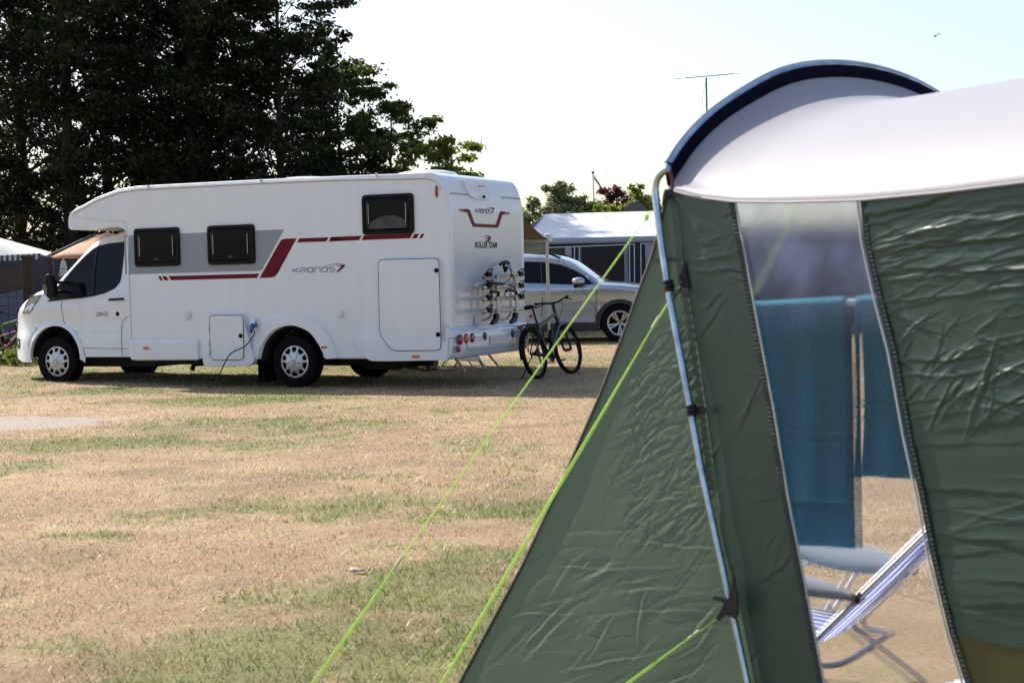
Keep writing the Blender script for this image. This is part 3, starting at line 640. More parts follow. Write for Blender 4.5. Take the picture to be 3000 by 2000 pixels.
# arch lip
lip = MB(); lo_ = [(fhx+.53*math.cos(a), 0, fhz+.53*math.sin(a)) for a in [R(-8)+R(196)*k/24 for k in range(25)]]; li = [(fhx+.452*math.cos(a), 0, fhz+.452*math.sin(a)) for a in [R(-2)+R(184)*k/24 for k in range(25)]]
yy = lambda x, z: YC-HW+cab_in(x, z, 9)
lip.grid([[(p[0], yy(p[0],p[2])+.002, p[2]) for p in lo_], [(p[0]*.2+q[0]*.8, yy(p[0],p[2])-.022, p[2]*.2+q[2]*.8) for p, q in zip(lo_, li)], [(q[0], yy(q[0],q[2])-.024, q[2]) for q in li], [(q[0], yy(q[0],q[2])+.10, q[2]) for q in li]])
lip.build('wheel_arch', M['white'], mh)
ih = MB(); ih.grid([[(fhx+.45*math.cos(PI*k/16), y, fhz+.45*math.sin(PI*k/16)) for k in range(17)] for y in (.16,.55)]); ih.grid([[(fhx+.45*math.cos(PI*k/16), y, fhz+.45*math.sin(PI*k/16)) for k in range(17)] for y in (WB-.16,WB-.55)]); ih.box((fhx,YC,.55),(.9,1.1,.5)); ih.build('wheel_housing', M['under'], mh)
us = MB(); us.box((-3.05,.5,.40),(1.1,.5,.05)); us.build('sill', M['under'], mh)
# door handle, lock, badge
hpz = onc([(745,917),(835,911)], .03); q = MB(); q.tube([Vector(hpz[0]), Vector(hpz[0])+Vector((0,-.02,0)), Vector(hpz[1])+Vector((0,-.02,0)), Vector(hpz[1])], .016, 8); q.build('door_handle', M['black'], mh, bevel=0)
p_ = onc([(790,1013)], .006)[0]; q = MB(); q.lathe([(.001,0),(.030,0),(.034,.012)], p_, (0,1,0), 16); q.build('lock', M['black'], mh)
p_ = onc([(686,1016)], .008)[0]; text('284TL', .085, wall_mtx(p_), M['grey_decal'], mh, shear=.25, name='model_lettering')
# mirror: arm, housing, lens
mx, mz, my = scab(*c1(440,830)); mi = MB()
mo_ = empty('mirror', (0,0,0)); mo_.parent = mh
yh = my-.30
mp = lambda x, y: FR.side(*c1(x, y), yh)
q = MB(); hx, hz = mp(345,835); hb = [mp(*p) for p in ((318,752),(335,740),(352,745),(362,775),(372,812),(378,860),(374,905),(350,912),(330,905),(322,880),(318,820),(314,780))]
q.prism(hb, fy, yh-.05, yh+.06); q.build('mirror_housing', M['black'], mo_, bevel=.03, seg=3)
q = MB(); a = mp(372,800); b_ = mp(372,862); s1 = scab(*c1(440,800)); s2 = scab(*c1(430,864)); q.tube([(a[0],yh+.05,a[1]),(s1[0],my+.02,s1[1])], .022, 8); q.tube([(b_[0],yh+.05,b_[1]),(s2[0],my+.02,s2[1])], .022, 8); q.build('mirror_arm', M['black'], mo_)
q = MB(); lx = [mp(*p) for p in ((308,822),(322,815),(334,825),(338,860),(334,890),(320,885),(312,860))]; q.prism(lx, fy, yh-.065, yh-.0); q.build('indicator', M['clearlens'], mo_, bevel=.006)
# headlamp, fog-lamp recess, grille edge
cpoly('headlight', [(270,884),(230,890),(195,908),(176,945),(155,1012),(192,1010),(215,985),(240,940)], M['clearlens'], .006, thick=.03)
cline('headlight_edge', [(270,884),(230,890),(195,908),(176,945),(155,1012),(192,1010),(215,985),(240,940)], .006, M['dgrey'], .008, closed=True)
cpoly('fog_lamp', [(112,1175),(136,1182),(137,1240),(122,1252),(110,1235)], M['black'], .006, r=6)
cline('bumper_seam', [(108,1130),(150,1112),(230,1110),(245,1112)], .004, M['seam']); cline('bumper_seam', [(245,1112),(215,1150),(200,1200),(196,1238)], .004, M['seam']); cline('bumper_seam', [(115,1238),(160,1240),(225,1243)], .003, M['seam'])
cline('bonnet_seam', [(190,903),(235,872),(300,852),(318,846)], .004, M['seam'])
ws = MB(); i0 = [x for x in xs if -3.95 < x < -3.2]
P = []
for x in i0:
    top = interp(ctop, x); y0 = YC-HW+cab_in(x, top, top); P.append([(x-.004, y0+.12+(2*YC-2*y0-.24)*k/10, top+.012+.05*(1-(2*(.06+.88*k/10)-1)**2)) for k in range(11)])
ws.grid(P); ws.build('windscreen', M['glass'], mh)
for (x, z, r_) in ((fhx, fhz-.055, .345), (0, .345, .345)):
    wheel(mh, (x, .235 if x < -1 else .16, z), -1, r_, .222, 'cover', .215); wheel(mh, (x, WB-.235 if x < -1 else WB-.16, z), 1, r_, .222, 'cover', .215)

# ---- bicycle rack on the tail (local frame of the motorhome, lifted off the wall)
rk = empty('bicycle_rack', (0,0,0)); rk.parent = mh
XR = 2.62
def K(x, y, X=XR): a, b = B(*c3(x, y), X); return (X, a, b)
al, bk = M['alu'], M['black']
for (a, b) in (((1070,763),(1318,746)), ((1062,835),(1322,826)), ((1062,914),(1322,904)), ((1062,995),(1318,981))):
    q = MB(); q.bar(K(*a), K(*b), .05, .05); q.build('wheel_rail', al, rk, bevel=.012)
q = MB(); X2 = XR+.045
q.tube(cr([K(1150,1012,X2), K(1148,850,X2), K(1147,770,X2), K(1158,748,X2), K(1190,744,X2), K(1240,738,X2), K(1262,742,X2), K(1272,765,X2), K(1275,850,X2), K(1278,1008,X2)], 4), .017, 10); q.build('platform_frame', al, rk)
q = MB(); q.tube(cr([K(1062,810,2.50), K(1072,750,2.50), K(1100,700,2.52), K(1135,673,2.54), K(1175,664,2.56), K(1215,672,2.6), K(1240,705,2.64), K(1256,750,2.66), K(1262,790,2.66), K(1245,825,2.66)], 5), .020, 10); q.build('top_hoop', al, rk)
q = MB(); q.tube([K(1010,816,2.44), K(1235,806,2.44)], .020, 10); q.tube(cr([K(1020,1058,2.43), K(1065,1052,2.46), K(1098,1032,2.5), K(1106,990,2.52), K(1105,880,2.52), K(1104,800,2.5)], 4), .018, 10)
q.tube(cr([K(1165,1052,2.46), K(1205,1046,2.46), K(1230,1020,2.5), K(1238,980,2.52), K(1236,870,2.52), K(1234,800,2.5)], 4), .016, 10); q.build('wall_frame', al, rk)
q = MB(); q.tube([K(1002,817,2.44), K(1022,815,2.44)], .030, 12); q.box(K(1020,1060,2.42), (.07,.10,.10)); q.build('wall_bracket', M['whiteplastic'], rk, bevel=.006)
for (x, y) in ((1150,1010),(1279,1003)):
    q = MB(); P = [K(x-8,y,X2), K(x+12,y-2,X2), K(x+10,y+30,X2), K(x-2,y+68,X2+.06), K(x-33,y+78,X2+.08), K(x-28,y+58,X2+.06), K(x-10,y+30,X2)]; n_ = len(P)
    q.add(P + [(p[0]-.05, p[1], p[2]) for p in P], [tuple(range(n_)), tuple(range(n_, 2*n_))[::-1]] + [(i, (i+1) % n_, n_+(i+1) % n_, n_+i) for i in range(n_)]); q.build('rail_foot', bk, rk, bevel=.008)
for (x, y) in ((1080,748),(1080,824),(1082,905),(1082,988),(1294,744),(1296,824),(1298,896)):
    c_ = Vector(K(x, y, XR)); q = MB(); q.tube([c_ + Vector((.075*math.sin(t)*.9, .065*math.cos(t), .012+.062*math.sin(t)+.0)) for t in [2*PI*k/18 for k in range(18)]], .007, 6, closed=True); q.build('wheel_strap', bk, rk)
    q = MB(); q.box(c_+Vector((.02,0,0)), (.06,.10,.062)); q.tube([c_+Vector((.02,-.07,.03)), c_+Vector((.03,-.02,0))], .012, 6); q.build('strap_buckle', bk, rk, bevel=.01)
for P_ in ([(1165,680),(1185,665),(1205,660),(1225,672)], [(1190,668),(1192,700),(1200,725),(1212,700)], [(1100,866),(1130,862),(1155,868),(1152,895)], [(1205,860),(1225,850),(1265,858),(1275,870),(1274,885)], [(1080,795),(1120,805),(1180,812)]):
    q = MB(); q.tube([K(*p, 2.70) for p in P_], .020, 8); q.build('clamp_arm', bk, rk)
for P_ in ([(1215,700),(1235,720),(1240,760),(1215,795),(1180,810)], [(1205,860),(1195,880),(1208,903),(1240,900),(1262,880)]):
    q = MB(); q.tube(cr([K(*p, 2.72) for p in P_], 5), .006, 6); q.build('strap', bk, rk)

# the power cable hanging from the side to the grass (a thing of its own)
pw = lambda x, y, z: Vector(mh.matrix_basis @ Vector((x, y, z)))
bpy.context.view_layer.update()
pg.matrix_world = mh.matrix_basis
px_, pz_ = S(*c2(935,1128), -.1); ex, ez = S(*c2(640,1402), -.15)
pts = cr([pw(px_, -.10, pz_), pw(px_-.01, -.11, pz_-.06), pw(*[px_-.13], -.14, pz_-.20), pw((px_+ex)/2-.02, -.18, (pz_+.02)/2+.05), pw(ex+.12, -.2, .10), pw(ex-.02, -.2, .02), pw(ex-.3,-.15,.015), pw(ex-.8,.3,.015)], 5)
q = MB(); q.tube(pts, .0085, 8); pc_o = q.build('cable', M['cable'], None)
tag(pg, 'blue and white plug on a dark cable, plugged into the motorhome beside its locker hatch', 'power plug'); pc_o.parent = pg; pc_o.matrix_parent_inverse = pg.matrix_world.inverted()
pg.name = 'power_cable'

# ------------------------------------------------------------------ silver estate car standing beyond the motorhome
CO = at_y(1816, 953, 31.0); cg = float(gh(CO[0], CO[1]))
CF = Frame((CO[0], CO[1], cg), R(-12)); car = empty('parked_car', (CO[0], CO[1], cg), R(-12))
tag(car, 'silver sport utility car parked beyond the motorhome in front of the long white awning', 'car')
def c4(x, y): return (1300+x*.43367, 480+y*.43367)
CYC, CHW = .925, .925
ct = [(-3.68,.70),(-3.66,1.0),(-3.55,1.25),(-3.38,1.50),(-3.1,1.60),(-2.6,1.655),(-2.0,1.68),(-1.55,1.665),(-1.2,1.60),(-.95,1.50),(-.42,1.14),(-.36,1.10),(0,1.07),(.35,1.02),(.62,.95),(.80,.86),(.90,.74),(.93,.60)]
def cin(x, z, top=9):
    t = .27*max(0, (z-1.04)/.62) + .30*max(0, (x-.30)/.63)**2 + .25*max(0, (-3.2-x)/.48)**2 + .02*math.sin(max(0, min(1, (z-.3)/.7))*PI)**2
    k = max(0, 1-(top-z)/.07); return t + .04*k*k - .012*max(0, 1-abs(z-.62)/.1)
def cb(x):
    for h in (0, -2.69):
        d = x-h
        if abs(d) < .385: return max(.26, .35+math.sqrt(max(0, .39**2-d*d)))
    return .26
def pskin(f, u, v, inn, y0=0.):
    y = y0
    for _ in range(6): x, z = f.side(u, v, y); y = y0 + inn(x, z)
    return x, z
xs = sorted(list(np.linspace(-3.68, .93, 80)) + [h+.39*math.cos(PI*k/16) for h in (0,-2.69) for k in range(17)])
q = MB(); P = []
for x in xs:
    top = interp(ct, x); bot = cb(x); row = []
    sp = [(x, CYC-CHW+cin(x, bot+(top-bot)*k/16, top), bot+(top-bot)*k/16) for k in range(17)]
    y0 = sp[-1][1]; mid = [(x, y0+(2*CYC-2*y0)*k/12, top+.045*(1-(k/6-1)**2)) for k in range(1, 12)]
    P.append(sp + mid + [(a, 2*CYC-b, c_) for a, b, c_ in sp[::-1]])
q.grid(P); n0 = len(P[0]); q.add(P[0], [tuple(range(n0))]); q.add(P[-1], [tuple(range(n0))[::-1]]); q.build('body', M['carpaint'], car, ang=48)
def ccp(name, pts, m, off=.005, parent=car, th=.012, r=0):
    pts = rpoly(pts, r) if r else pts; a = []
    for p in pts:
        x, z = pskin(CF, *c4(*p), cin); a.append((x, cin(x, z)-off, z))
    b = [(p[0], p[1]+th, p[2]) for p in a]; n = len(a)
    return MB().add(a+b, [tuple(range(n)), tuple(range(n, 2*n))[::-1]] + [(i, (i+1) % n, n+(i+1) % n, n+i) for i in range(n)]).build(name, m, parent)
def ccl(name, pts, r, m, off=.0, parent=car):
    a = []
    for p in pts:
        x, z = pskin(CF, *c4(*p), cin); a.append((x, cin(x, z)-off, z))
    return MB().tube(a, r, 6).build(name, m, parent)
ccp('side_window', [(700,668),(790,682),(880,717),(955,762),(1012,812),(900,815),(720,810),(700,808)], M['glass'], .008, th=.03)
ccp('side_window', [(300,668),(430,662),(560,661),(655,663),(662,806),(500,803),(330,795)], M['glass'], .008, th=.03)
ccp('door_pillar', [(657,662),(700,668),(704,809),(664,806)], M['black'], .007, th=.02)
ccl('window_trim', [(300,662),(430,655),(560,654),(700,660),(790,674),(885,708),(965,757),(1030,806)], .012, M['alu'], .008)
ccl('door_seam', [(664,806),(668,900),(664,985),(660,1040)], .006, M['seam']); ccl('door_seam', [(1030,835),(1032,880),(1028,960),(1026,1072)], .006, M['seam'])
ccl('door_seam', [(1026,1074),(800,1068),(660,1058)], .006, M['seam'])
ccp('door_handle', [(678,864),(740,862),(745,872),(735,880),(690,878)], M['carpaint'], .03, th=.02)
w_ = MB(); P = []
for x in np.linspace(-1.12, -.46, 10):
    top = interp(ct, x); y0 = CYC-CHW+cin(x, top, top); P.append([(x+.004, y0+.06+(2*CYC-2*y0-.12)*k/10, top+.008+.045*(1-(2*(.04+.92*k/10)-1)**2)) for k in range(11)])
w_.grid(P); wso = w_.build('windscreen', mat('screen_glass', (.10,.13,.16), .05, spec=1.0, coat=1.0), car)
wp_ = MB(); wp_.bar((-.42,.35,1.155), (-.52,1.0,1.20), .02, .015); wp_.bar((-.40,1.0,1.155), (-.5,1.5,1.18), .02, .015); wp_.build('wiper', M['black'], wso)
rr = MB()
for y in (.24, 1.61): rr.tube([(-1.15,y,1.60),(-1.35,y,1.68),(-2.0,y,1.725),(-2.8,y,1.70),(-3.1,y,1.64)], .02, 8)
rr.build('roof_rail', M['black'], car)
cl = MB()
for h in (0, -2.69):
    lo2 = [(h+.47*math.cos(a), cin(h,.5)-.012, .35+.45*math.sin(a)) for a in [R(-12)+R(204)*k/20 for k in range(21)]]; li2 = [(h+.375*math.cos(a), cin(h,.5)-.016, .35+.375*math.sin(a)) for a in [R(-12)+R(204)*k/20 for k in range(21)]]
    cl.grid([lo2, li2, [(p[0], p[1]+.3, p[2]) for p in li2]])
cl.box((-1.35, .005, .29), (1.85,.03,.16)); cl.build('wheel_arch_cladding', M['cladding'], car)
q = MB(); q.box((-1.35,CYC,.30),(1.9,1.6,.14)); q.box((0,CYC,.55),(.75,1.3,.5)); q.box((-2.69,CYC,.55),(.75,1.3,.5)); q.build('underbody', M['under'], car)
a, b = CF.side(*c4(912, 792), -.06); mm = MB(); mm.ball((a, -.10, b), (.13,.10,.075), 14, 10); mo = mm.build('mirror', M['carpaint'], car)
q = MB(); q.tube([(a-.02,-.03,b-.05),(a-.10,.06,b-.12)], .045, 8); q.ball((a+.0,-.09,b-.055), (.10,.08,.03), 10, 6); q.build('mirror_base', M['black'], mo)
hl = ccp('headlight', [(1330,900),(1440,905),(1470,930),(1360,925)], M['clearlens'], .006)
ccp('badge', [(1050,866),(1092,867),(1092,877),(1050,876)], M['alu'], .004, th=.006)
for h in (0, -2.69):
    wheel(car, (h, .12, .35), -1, .36, .24, 'alloy', .22); wheel(car, (h, 1.73, .35), 1, .36, .24, 'alloy', .22)

# ------------------------------------------------------------------ bicycles
def bicycle(name, loc, heading, lean, fm, k=1.0, kids=False, steer=0., label='', spk=24):
    b = empty(name, loc); b.rotation_mode = 'XYZ'; b.matrix_world = Matrix.Translation(Vector(loc)) @ Matrix.Rotation(heading, 4, 'Z') @ Matrix.Rotation(lean, 4, 'X') @ Matrix.Scale(k, 4)
    b.location, b.rotation_euler = b.matrix_world.to_translation(), b.matrix_world.to_euler(); b.scale = (k, k, k)
    tag(b, label, 'bicycle'); Rw_ = .35
    def bw(x, st=0.):
        w = empty('wheel', (x, 0, Rw_)); w.parent = b; w.rotation_euler.z = st
        MB().tube([((Rw_-.029)*math.cos(t), 0, (Rw_-.029)*math.sin(t)) for t in [2*PI*i/40 for i in range(40)]], .030, 8, closed=True).build('tyre', M['rubber'], w)
        MB().tube([((Rw_-.052)*math.cos(t), 0, (Rw_-.052)*math.sin(t)) for t in [2*PI*i/40 for i in range(40)]], .010, 6, closed=True).build('rim', M['dgrey'], w)
        q = MB()
        for i in range(spk):
            t = 2*PI*i/spk; s_ = 1 if i % 2 else -1; q.tube([(.02*math.cos(t+.9), .028*s_, .02*math.sin(t+.9)), ((Rw_-.055)*math.cos(t), 0, (Rw_-.055)*math.sin(t))], .0013, 3)
        q.tube([(0,-.05,0),(0,.05,0)], .022, 10); q.build('spokes', M['dgrey'], w)
        if not kids:
            t = 2.2; q = MB(); q.ball((.20*math.cos(t), .012, .20*math.sin(t)), (.03,.008,.018), 8, 6); q.build('reflector', M['orangelens'], w)
        return w
    bw(0); bw(1.08, steer)
    BB, ST, HT, HB = (.43,0,.29), (.27,0,.74), (.90,0,.87), (.94,0,.73)
    q = MB(); q.tube([BB, ST], .022, 10); q.tube([(ST[0]+.01,0,ST[2]-.04), HT], .025, 10); q.tube([BB, HB], .036, 10); q.tube([HT, HB], .028, 10)
    for s_ in (-1, 1):
        q.tube([(0,.06*s_,.35),(.36,.035*s_,.30),BB], .010, 8); q.tube([(0,.06*s_,.35),(.20,.04*s_,.62),(ST[0]+.01,0,ST[2]-.06)], .009, 8)
    q.build('frame', fm, b)
    f = MB(); f.tube([HB, (.985,0,.66)], .024, 8)
    for s_ in (-1, 1): f.tube([(.975,.0,.70),(.99,.055*s_,.66),(1.02,.058*s_,.52),(1.08,.055*s_,.35)], .016, 8)
    f.build('fork', M['black'], b)
    h = MB(); h.tube([(.90,0,.86),(.88,0,.97),(.93,0,1.02)], .017, 8); hb_ = [Vector(p) for p in ((-.06,.33,.03),(-.01,.22,.03),(.02,.08,0),(.02,-.08,0),(-.01,-.22,.03),(-.06,-.33,.03))]
    Rs = Matrix.Rotation(steer, 3, 'Z'); O_ = Vector((.92,0,1.03)); hb_ = [Vector((p.x, p.y*.86, p.z)) for p in hb_]; h.tube([O_+Rs@p for p in hb_], .013, 8); ho = h.build('handlebar', M['black'], b)
    g = MB(); g.tube([O_+Rs@hb_[0], O_+Rs@(hb_[0]*.55+hb_[1]*.45)], .019, 8); g.tube([O_+Rs@hb_[-1], O_+Rs@(hb_[-1]*.55+hb_[-2]*.45)], .019, 8); g.build('grip', M['rubber'], ho)
    br = MB()
    for s_ in (0, -1):
        p0 = O_+Rs@hb_[1 if s_ == 0 else 4]; br.tube([p0, p0+Rs@Vector((.06,0,-.02)), p0+Rs@Vector((.05,.10 if s_ == 0 else -.10,-.035))], .007, 6)
    for s_ in (-1, 1): br.tube(cr([O_+Rs@Vector((.03,.10*s_,0)), O_+Rs@Vector((.12,.07*s_,-.05)), O_+Vector((.06,.02*s_,-.22)), Vector((.93,.02*s_,.72))], 5), .004, 5)
    br.build('brake_lever', M['black'], ho)
    sd = MB(); P = []
    for i in range(9):
        t = i/8; x = -.13+.27*t; w = .075*(1-t)**.7+.018; P.append([(x, w*math.cos(a), .985+.02*math.sin(a)*(1+.5*(1-t))-.01*(t-.4)**2) for a in [2*PI*j/12 for j in range(12)]])
    sd.grid([[(p[0]+.22, p[1], p[2]) for p in r_] for r_ in P], True); sd.add([(p[0]+.22, p[1], p[2]) for p in P[0]], [tuple(range(12))]); sd.add([(p[0]+.22, p[1], p[2]) for p in P[-1]], [tuple(range(12))]); sd.build('saddle', M['black'], b)
    MB().tube([ST, (.225,0,.97)], .014, 8).build('seat_post', M['alu' if kids else 'black'], b)
    c_ = MB(); c_.lathe([(.001,-.004),(.085,-.004),(.09,0),(.085,.004),(.001,.004)], (BB[0],-.05,BB[2]), (0,1,0), 24)
    ch_ = Vector((.17*math.cos(-.5), 0, .17*math.sin(-.5))); c_.tube([Vector(BB)+Vector((0,-.065,0)), Vector(BB)+Vector((0,-.075,0))+ch_], .011, 6); c_.tube([Vector(BB)+Vector((0,.065,0)), Vector(BB)+Vector((0,.075,0))-ch_], .011, 6); c_.tube([Vector(BB)+Vector((0,-.07,0)), Vector(BB)+Vector((0,.07,0))], .014, 8)
    co = c_.build('crankset', M['black'], b)
    for s_ in (-1, 1):
        p0 = Vector(BB)+Vector((0,.12*s_,0))-ch_*s_; q = MB(); q.box(p0, (.09,.09,.022)); q.build('pedal', M['dgrey'], co, bevel=.006)
    ca = MB(); ca.lathe([(.001,-.02),(.062,-.02),(.05,0),(.035,.02),(.001,.02)], (0,-.045,.35), (0,1,0), 20); ca.tube([(0,-.06,.35),(.03,-.06,.24),(.05,-.055,.17)], .012, 6)
    ca.tube([(.0,-.05,.41),(.43,-.05,.38)], .004, 4); ca.tube([(.05,-.05,.17),(.43,-.05,.20)], .004, 4); ca.build('drivetrain', M['black'], b)
    if not kids:
        r_ = MB(); r_.bar((-.22,.055,.745), (.22,.055,.745), .012, .012); r_.bar((-.22,-.055,.745), (.22,-.055,.745), .012, .012); r_.bar((-.22,0,.745), (.22,0,.745), .05, .012)
        for x in (-.22,-.08,.08,.22): r_.bar((x,-.07,.745), (x,.07,.745), .012, .012)
        for s_ in (-1, 1): r_.tube([(-.16,.06*s_,.74),(-.01,.07*s_,.37),(.05,.06*s_,.74)], .006, 6)
        r_.build('luggage_rack', M['black'], b); q = MB(); q.box((-.245,0,.72),(.02,.09,.045)); q.build('rear_reflector', M['redlens'], b, bevel=.008)
        q = MB(); q.ball((.13,0,.86), (.03,.028,.025), 10, 8); q.build('rear_light', M['redlens'], b)
        for x0, a0, a1 in ((0, R(60), R(190)), (1.08, R(-10), R(140))):
            q = MB(); q.grid([[(x0+.375*math.cos(a0+(a1-a0)*i/14), y, .35+.375*math.sin(a0+(a1-a0)*i/14)-abs(y)*.3) for i in range(15)] for y in (-.03,-.015,0,.015,.03)]); q.build('mudguard', M['black'], b, solid=.003)
        q = MB(); q.tube([(.05,.06,.33),(-.02,.26,.03)], .009, 8); q.build('kickstand', M['black'], b)
        q = MB(); q.box((.50,.06,.60),(.06,.02,.12)); q.box((.62,0,.56),(.19,.055,.07), Matrix.Rotation(-.93, 3, 'Y')); q.build('drink_holder', M['black'], b)
    return b
bA = at_y(1561, 1033, 22.35); bz = float(gh(bA[0], bA[1]))
bicycle('bicycle', (bA[0]+.075, bA[1]-.035, bz), R(90-27), R(-11), M['bikeframe'], steer=R(-6), label='black bicycle with luggage rack leaning behind the tail of the motorhome')

# ------------------------------------------------------------------ canopy rolled out on the far side of the motorhome
aw = empty('side_canopy', (MO[0], MO[1], 0), YAW); tag(aw, 'beige canvas canopy with a grey rail, drawn out from the far side of the motorhome', 'awning')
ax1, az1 = FR.side(1603, 700, 4.75); bx1, bz1 = FR.side(1523, 628, WB+.03)
gcan = .03
q = MB(); N_ = 8; P = [[(x, WB+.03+(4.75-WB-.03)*j/8, bz1+(az1-bz1)*j/8 - .04*math.sin(PI*j/8)) for j in range(9)] for x in np.linspace(-2.4, min(ax1, 2.3), 12)]
P[-1] = [(bx1+(ax1-bx1)*j/8, WB+.03+(4.75-WB-.03)*j/8, bz1+(az1-bz1)*j/8 - .02*math.sin(PI*j/8)) for j in range(9)]
q.grid(P); q.build('canvas', mat('canopy_canvas', (.13,.115,.085), .8, noise=(4,.08), trans=.25), aw, solid=.004)
q = MB(); q.box(((ax1-2.4)/2, 4.78, az1), (ax1+2.4,.06,.09)); q.build('front_rail', M['whiteplastic'], aw, bevel=.01)
q = MB(); q.grid([[(x, 4.79+.01*math.sin(x*9), az1-.04-j*.09) for x in np.linspace(-2.4, ax1-.05, 40)] for j in range(3)]); q.build('valance', mat('valance', (.42,.44,.46), .7), aw, solid=.003)
q = MB(); q.box((ax1+.0, 4.80, az1+.02),(.10,.12,.13)); q.build('rail_end', M['whiteplastic'], aw, bevel=.02)
q = MB()
gz = float(gh(*(FR.o + FR.X*ax1 + FR.Y*4.85)[:2])); q.tube([(ax1-.02,4.78,az1-.03),(ax1-.02,4.80,gz)], .020, 8); q.tube([(ax1-.02,4.78,az1-.03),(ax1-.02,4.79,1.1)], .026, 8); q.box((ax1-.02,4.80,gz+.01),(.14,.10,.02)); q.build('leg', M['alu'], aw)
q = MB(); q.tube([(-2.3,4.78,az1-.03),(-2.3,4.80,.07)], .022, 8); q.build('leg', M['alu'], aw)
g0 = FR.o + FR.X*ax1 + FR.Y*4.8; g1 = at_y(1800, 929, 31.); g1 = g0 + (at_y(1830, 975, 27.2)-g0)*1.0; g1[2] = gh(g1[0], g1[1])
q = MB(); q.tube([(g0[0], g0[1], az1), (g1[0], g1[1], g1[2]+.02)], .0045, 5); o = q.build('guy_rope', M['black'], None); tag(o, 'thin dark guy rope running from the beige canopy corner down past the silver car', 'rope')

# ------------------------------------------------------------------ long white caravan awning behind the car
ag = .20; wa = empty('caravan_awning', (0, 36, ag)); tag(wa, 'long white caravan awning with black walls and big clear windows, behind the silver car', 'awning')
def AW(u, v, y=36.): p = at_y(u, v, y); return (p[0], p[1]-36, p[2]-ag)
e0, e1 = AW(1512, 700), AW(2150, 686); r0, r1 = AW(1597, 627, 38.4), AW(2240, 610, 38.4)
Vw = mat('awning_fabric', (.70,.70,.70), .75, noise=(2,.03)); Vd = mat('navy_fabric', (.012,.013,.022), .7); Vg = mat('grey_valance', (.33,.36,.41), .7)
q = MB(); P = []
for i in range(13):
    t = i/12; P.append([tuple(Vector(e0).lerp(Vector(e1), s_).lerp(Vector(r0).lerp(Vector(r1), s_), t) - Vector((0,0,.05*math.sin(PI*t)*(1+.4*math.cos(s_*40))))) for s_ in np.linspace(0, 1, 40)])
q.grid(P); q.grid([[r0, r1], [(r0[0]-.3, 4.8, e0[2]+.05), (r1[0], 4.8, e0[2]+.05)]]); q.add([e0, r0, (r0[0]-.3, 4.8, e0[2])], [(0,1,2)]); q.build('roof', Vw, wa, ang=60)
q = MB(); q.grid([[(x, -.03+.008*math.sin(x*14), e0[2]-.13*j) for x in np.linspace(e0[0], e1[0], 60)] for j in (0, .5, 1)]); q.build('valance', Vg, wa, solid=.004)
zt = e0[2]-.02; q = MB(); q.box(((e0[0]+e1[0])/2, .03, zt/2), (e1[0]-e0[0], .02, zt)); q.box((e0[0]+.02, 1.2, zt/2), (.02, 2.3, zt)); q.build('wall', Vd, wa)
clr = mat('clear_vinyl', (.014,.016,.024), .10, spec=.2); cur = mat('white_curtain', (.42,.43,.46), .9, noise=(6,.1))
def pane(u0, u1, v0, v1, m, name, d=.01, parent=wa):
    a = AW(u0, v0); b = AW(u1, v1); q = MB(); q.box(((a[0]+b[0])/2, .02-d, (a[2]+b[2])/2), (b[0]-a[0], .012, a[2]-b[2])); return q.build(name, m, parent)
def curtain(u0, u1, v0, v1):
    a = AW(u0, v0); b = AW(u1, v1); n = 40; q = MB(); q.grid([[(a[0]+(b[0]-a[0])*i/n, -.002+.006*math.sin(i*1.3), z) for i in range(n+1)] for z in (a[2], (a[2]+b[2])/2, b[2])]); return q.build('curtain', cur, wa)
pane(1535, 1660, 728, 900, mat('brown_interior', (.040,.026,.018), .3, spec=.3, noise=(3,.5)), 'window'); pane(1705, 1838, 720, 860, clr, 'window'); pane(1890, 2000, 716, 860, clr, 'window')
curtain(1531, 1553, 728, 900); curtain(1655, 1678, 724, 900); curtain(1698, 1706, 722, 860); curtain(1828, 1842, 720, 860); curtain(1890, 1915, 716, 860)
q = MB()
for u0, v0, u1, v1 in ((1523,729,1860,715),(1697,722,1697,900),(1858,715,1860,900),(1877,714,1879,900),(1683,724,1683,900),(1877,714,2000,708),(1844,718,1846,900)):
    a, b = AW(u0, v0), AW(u1, v1); q.bar((a[0],.0,a[2]), (b[0],.0,b[2]), .012, .018)
q.build('piping', Vw, wa)
a = AW(1586, 760); q = MB(); q.box((a[0], -.002, a[2]-.1), (.16,.01,.30)); q.lathe([(.001,-.006),(.08,-.006),(.08,.006),(.001,.006)], (a[0],-.002,a[2]+.05), (0,1,0), 16); q.build('lantern', cur, wa)
# caravan behind the awning
q = MB(); q.prism(rrect(-2.0, .45, 4.9, 2.35, .35, 5), fy, 4.9, 7.1); cv = q.build('caravan', M['white'], None, bevel=.05); cv.location = (1.2, 36, ag); tag(cv, 'white caravan mostly hidden behind the long white awning', 'caravan')
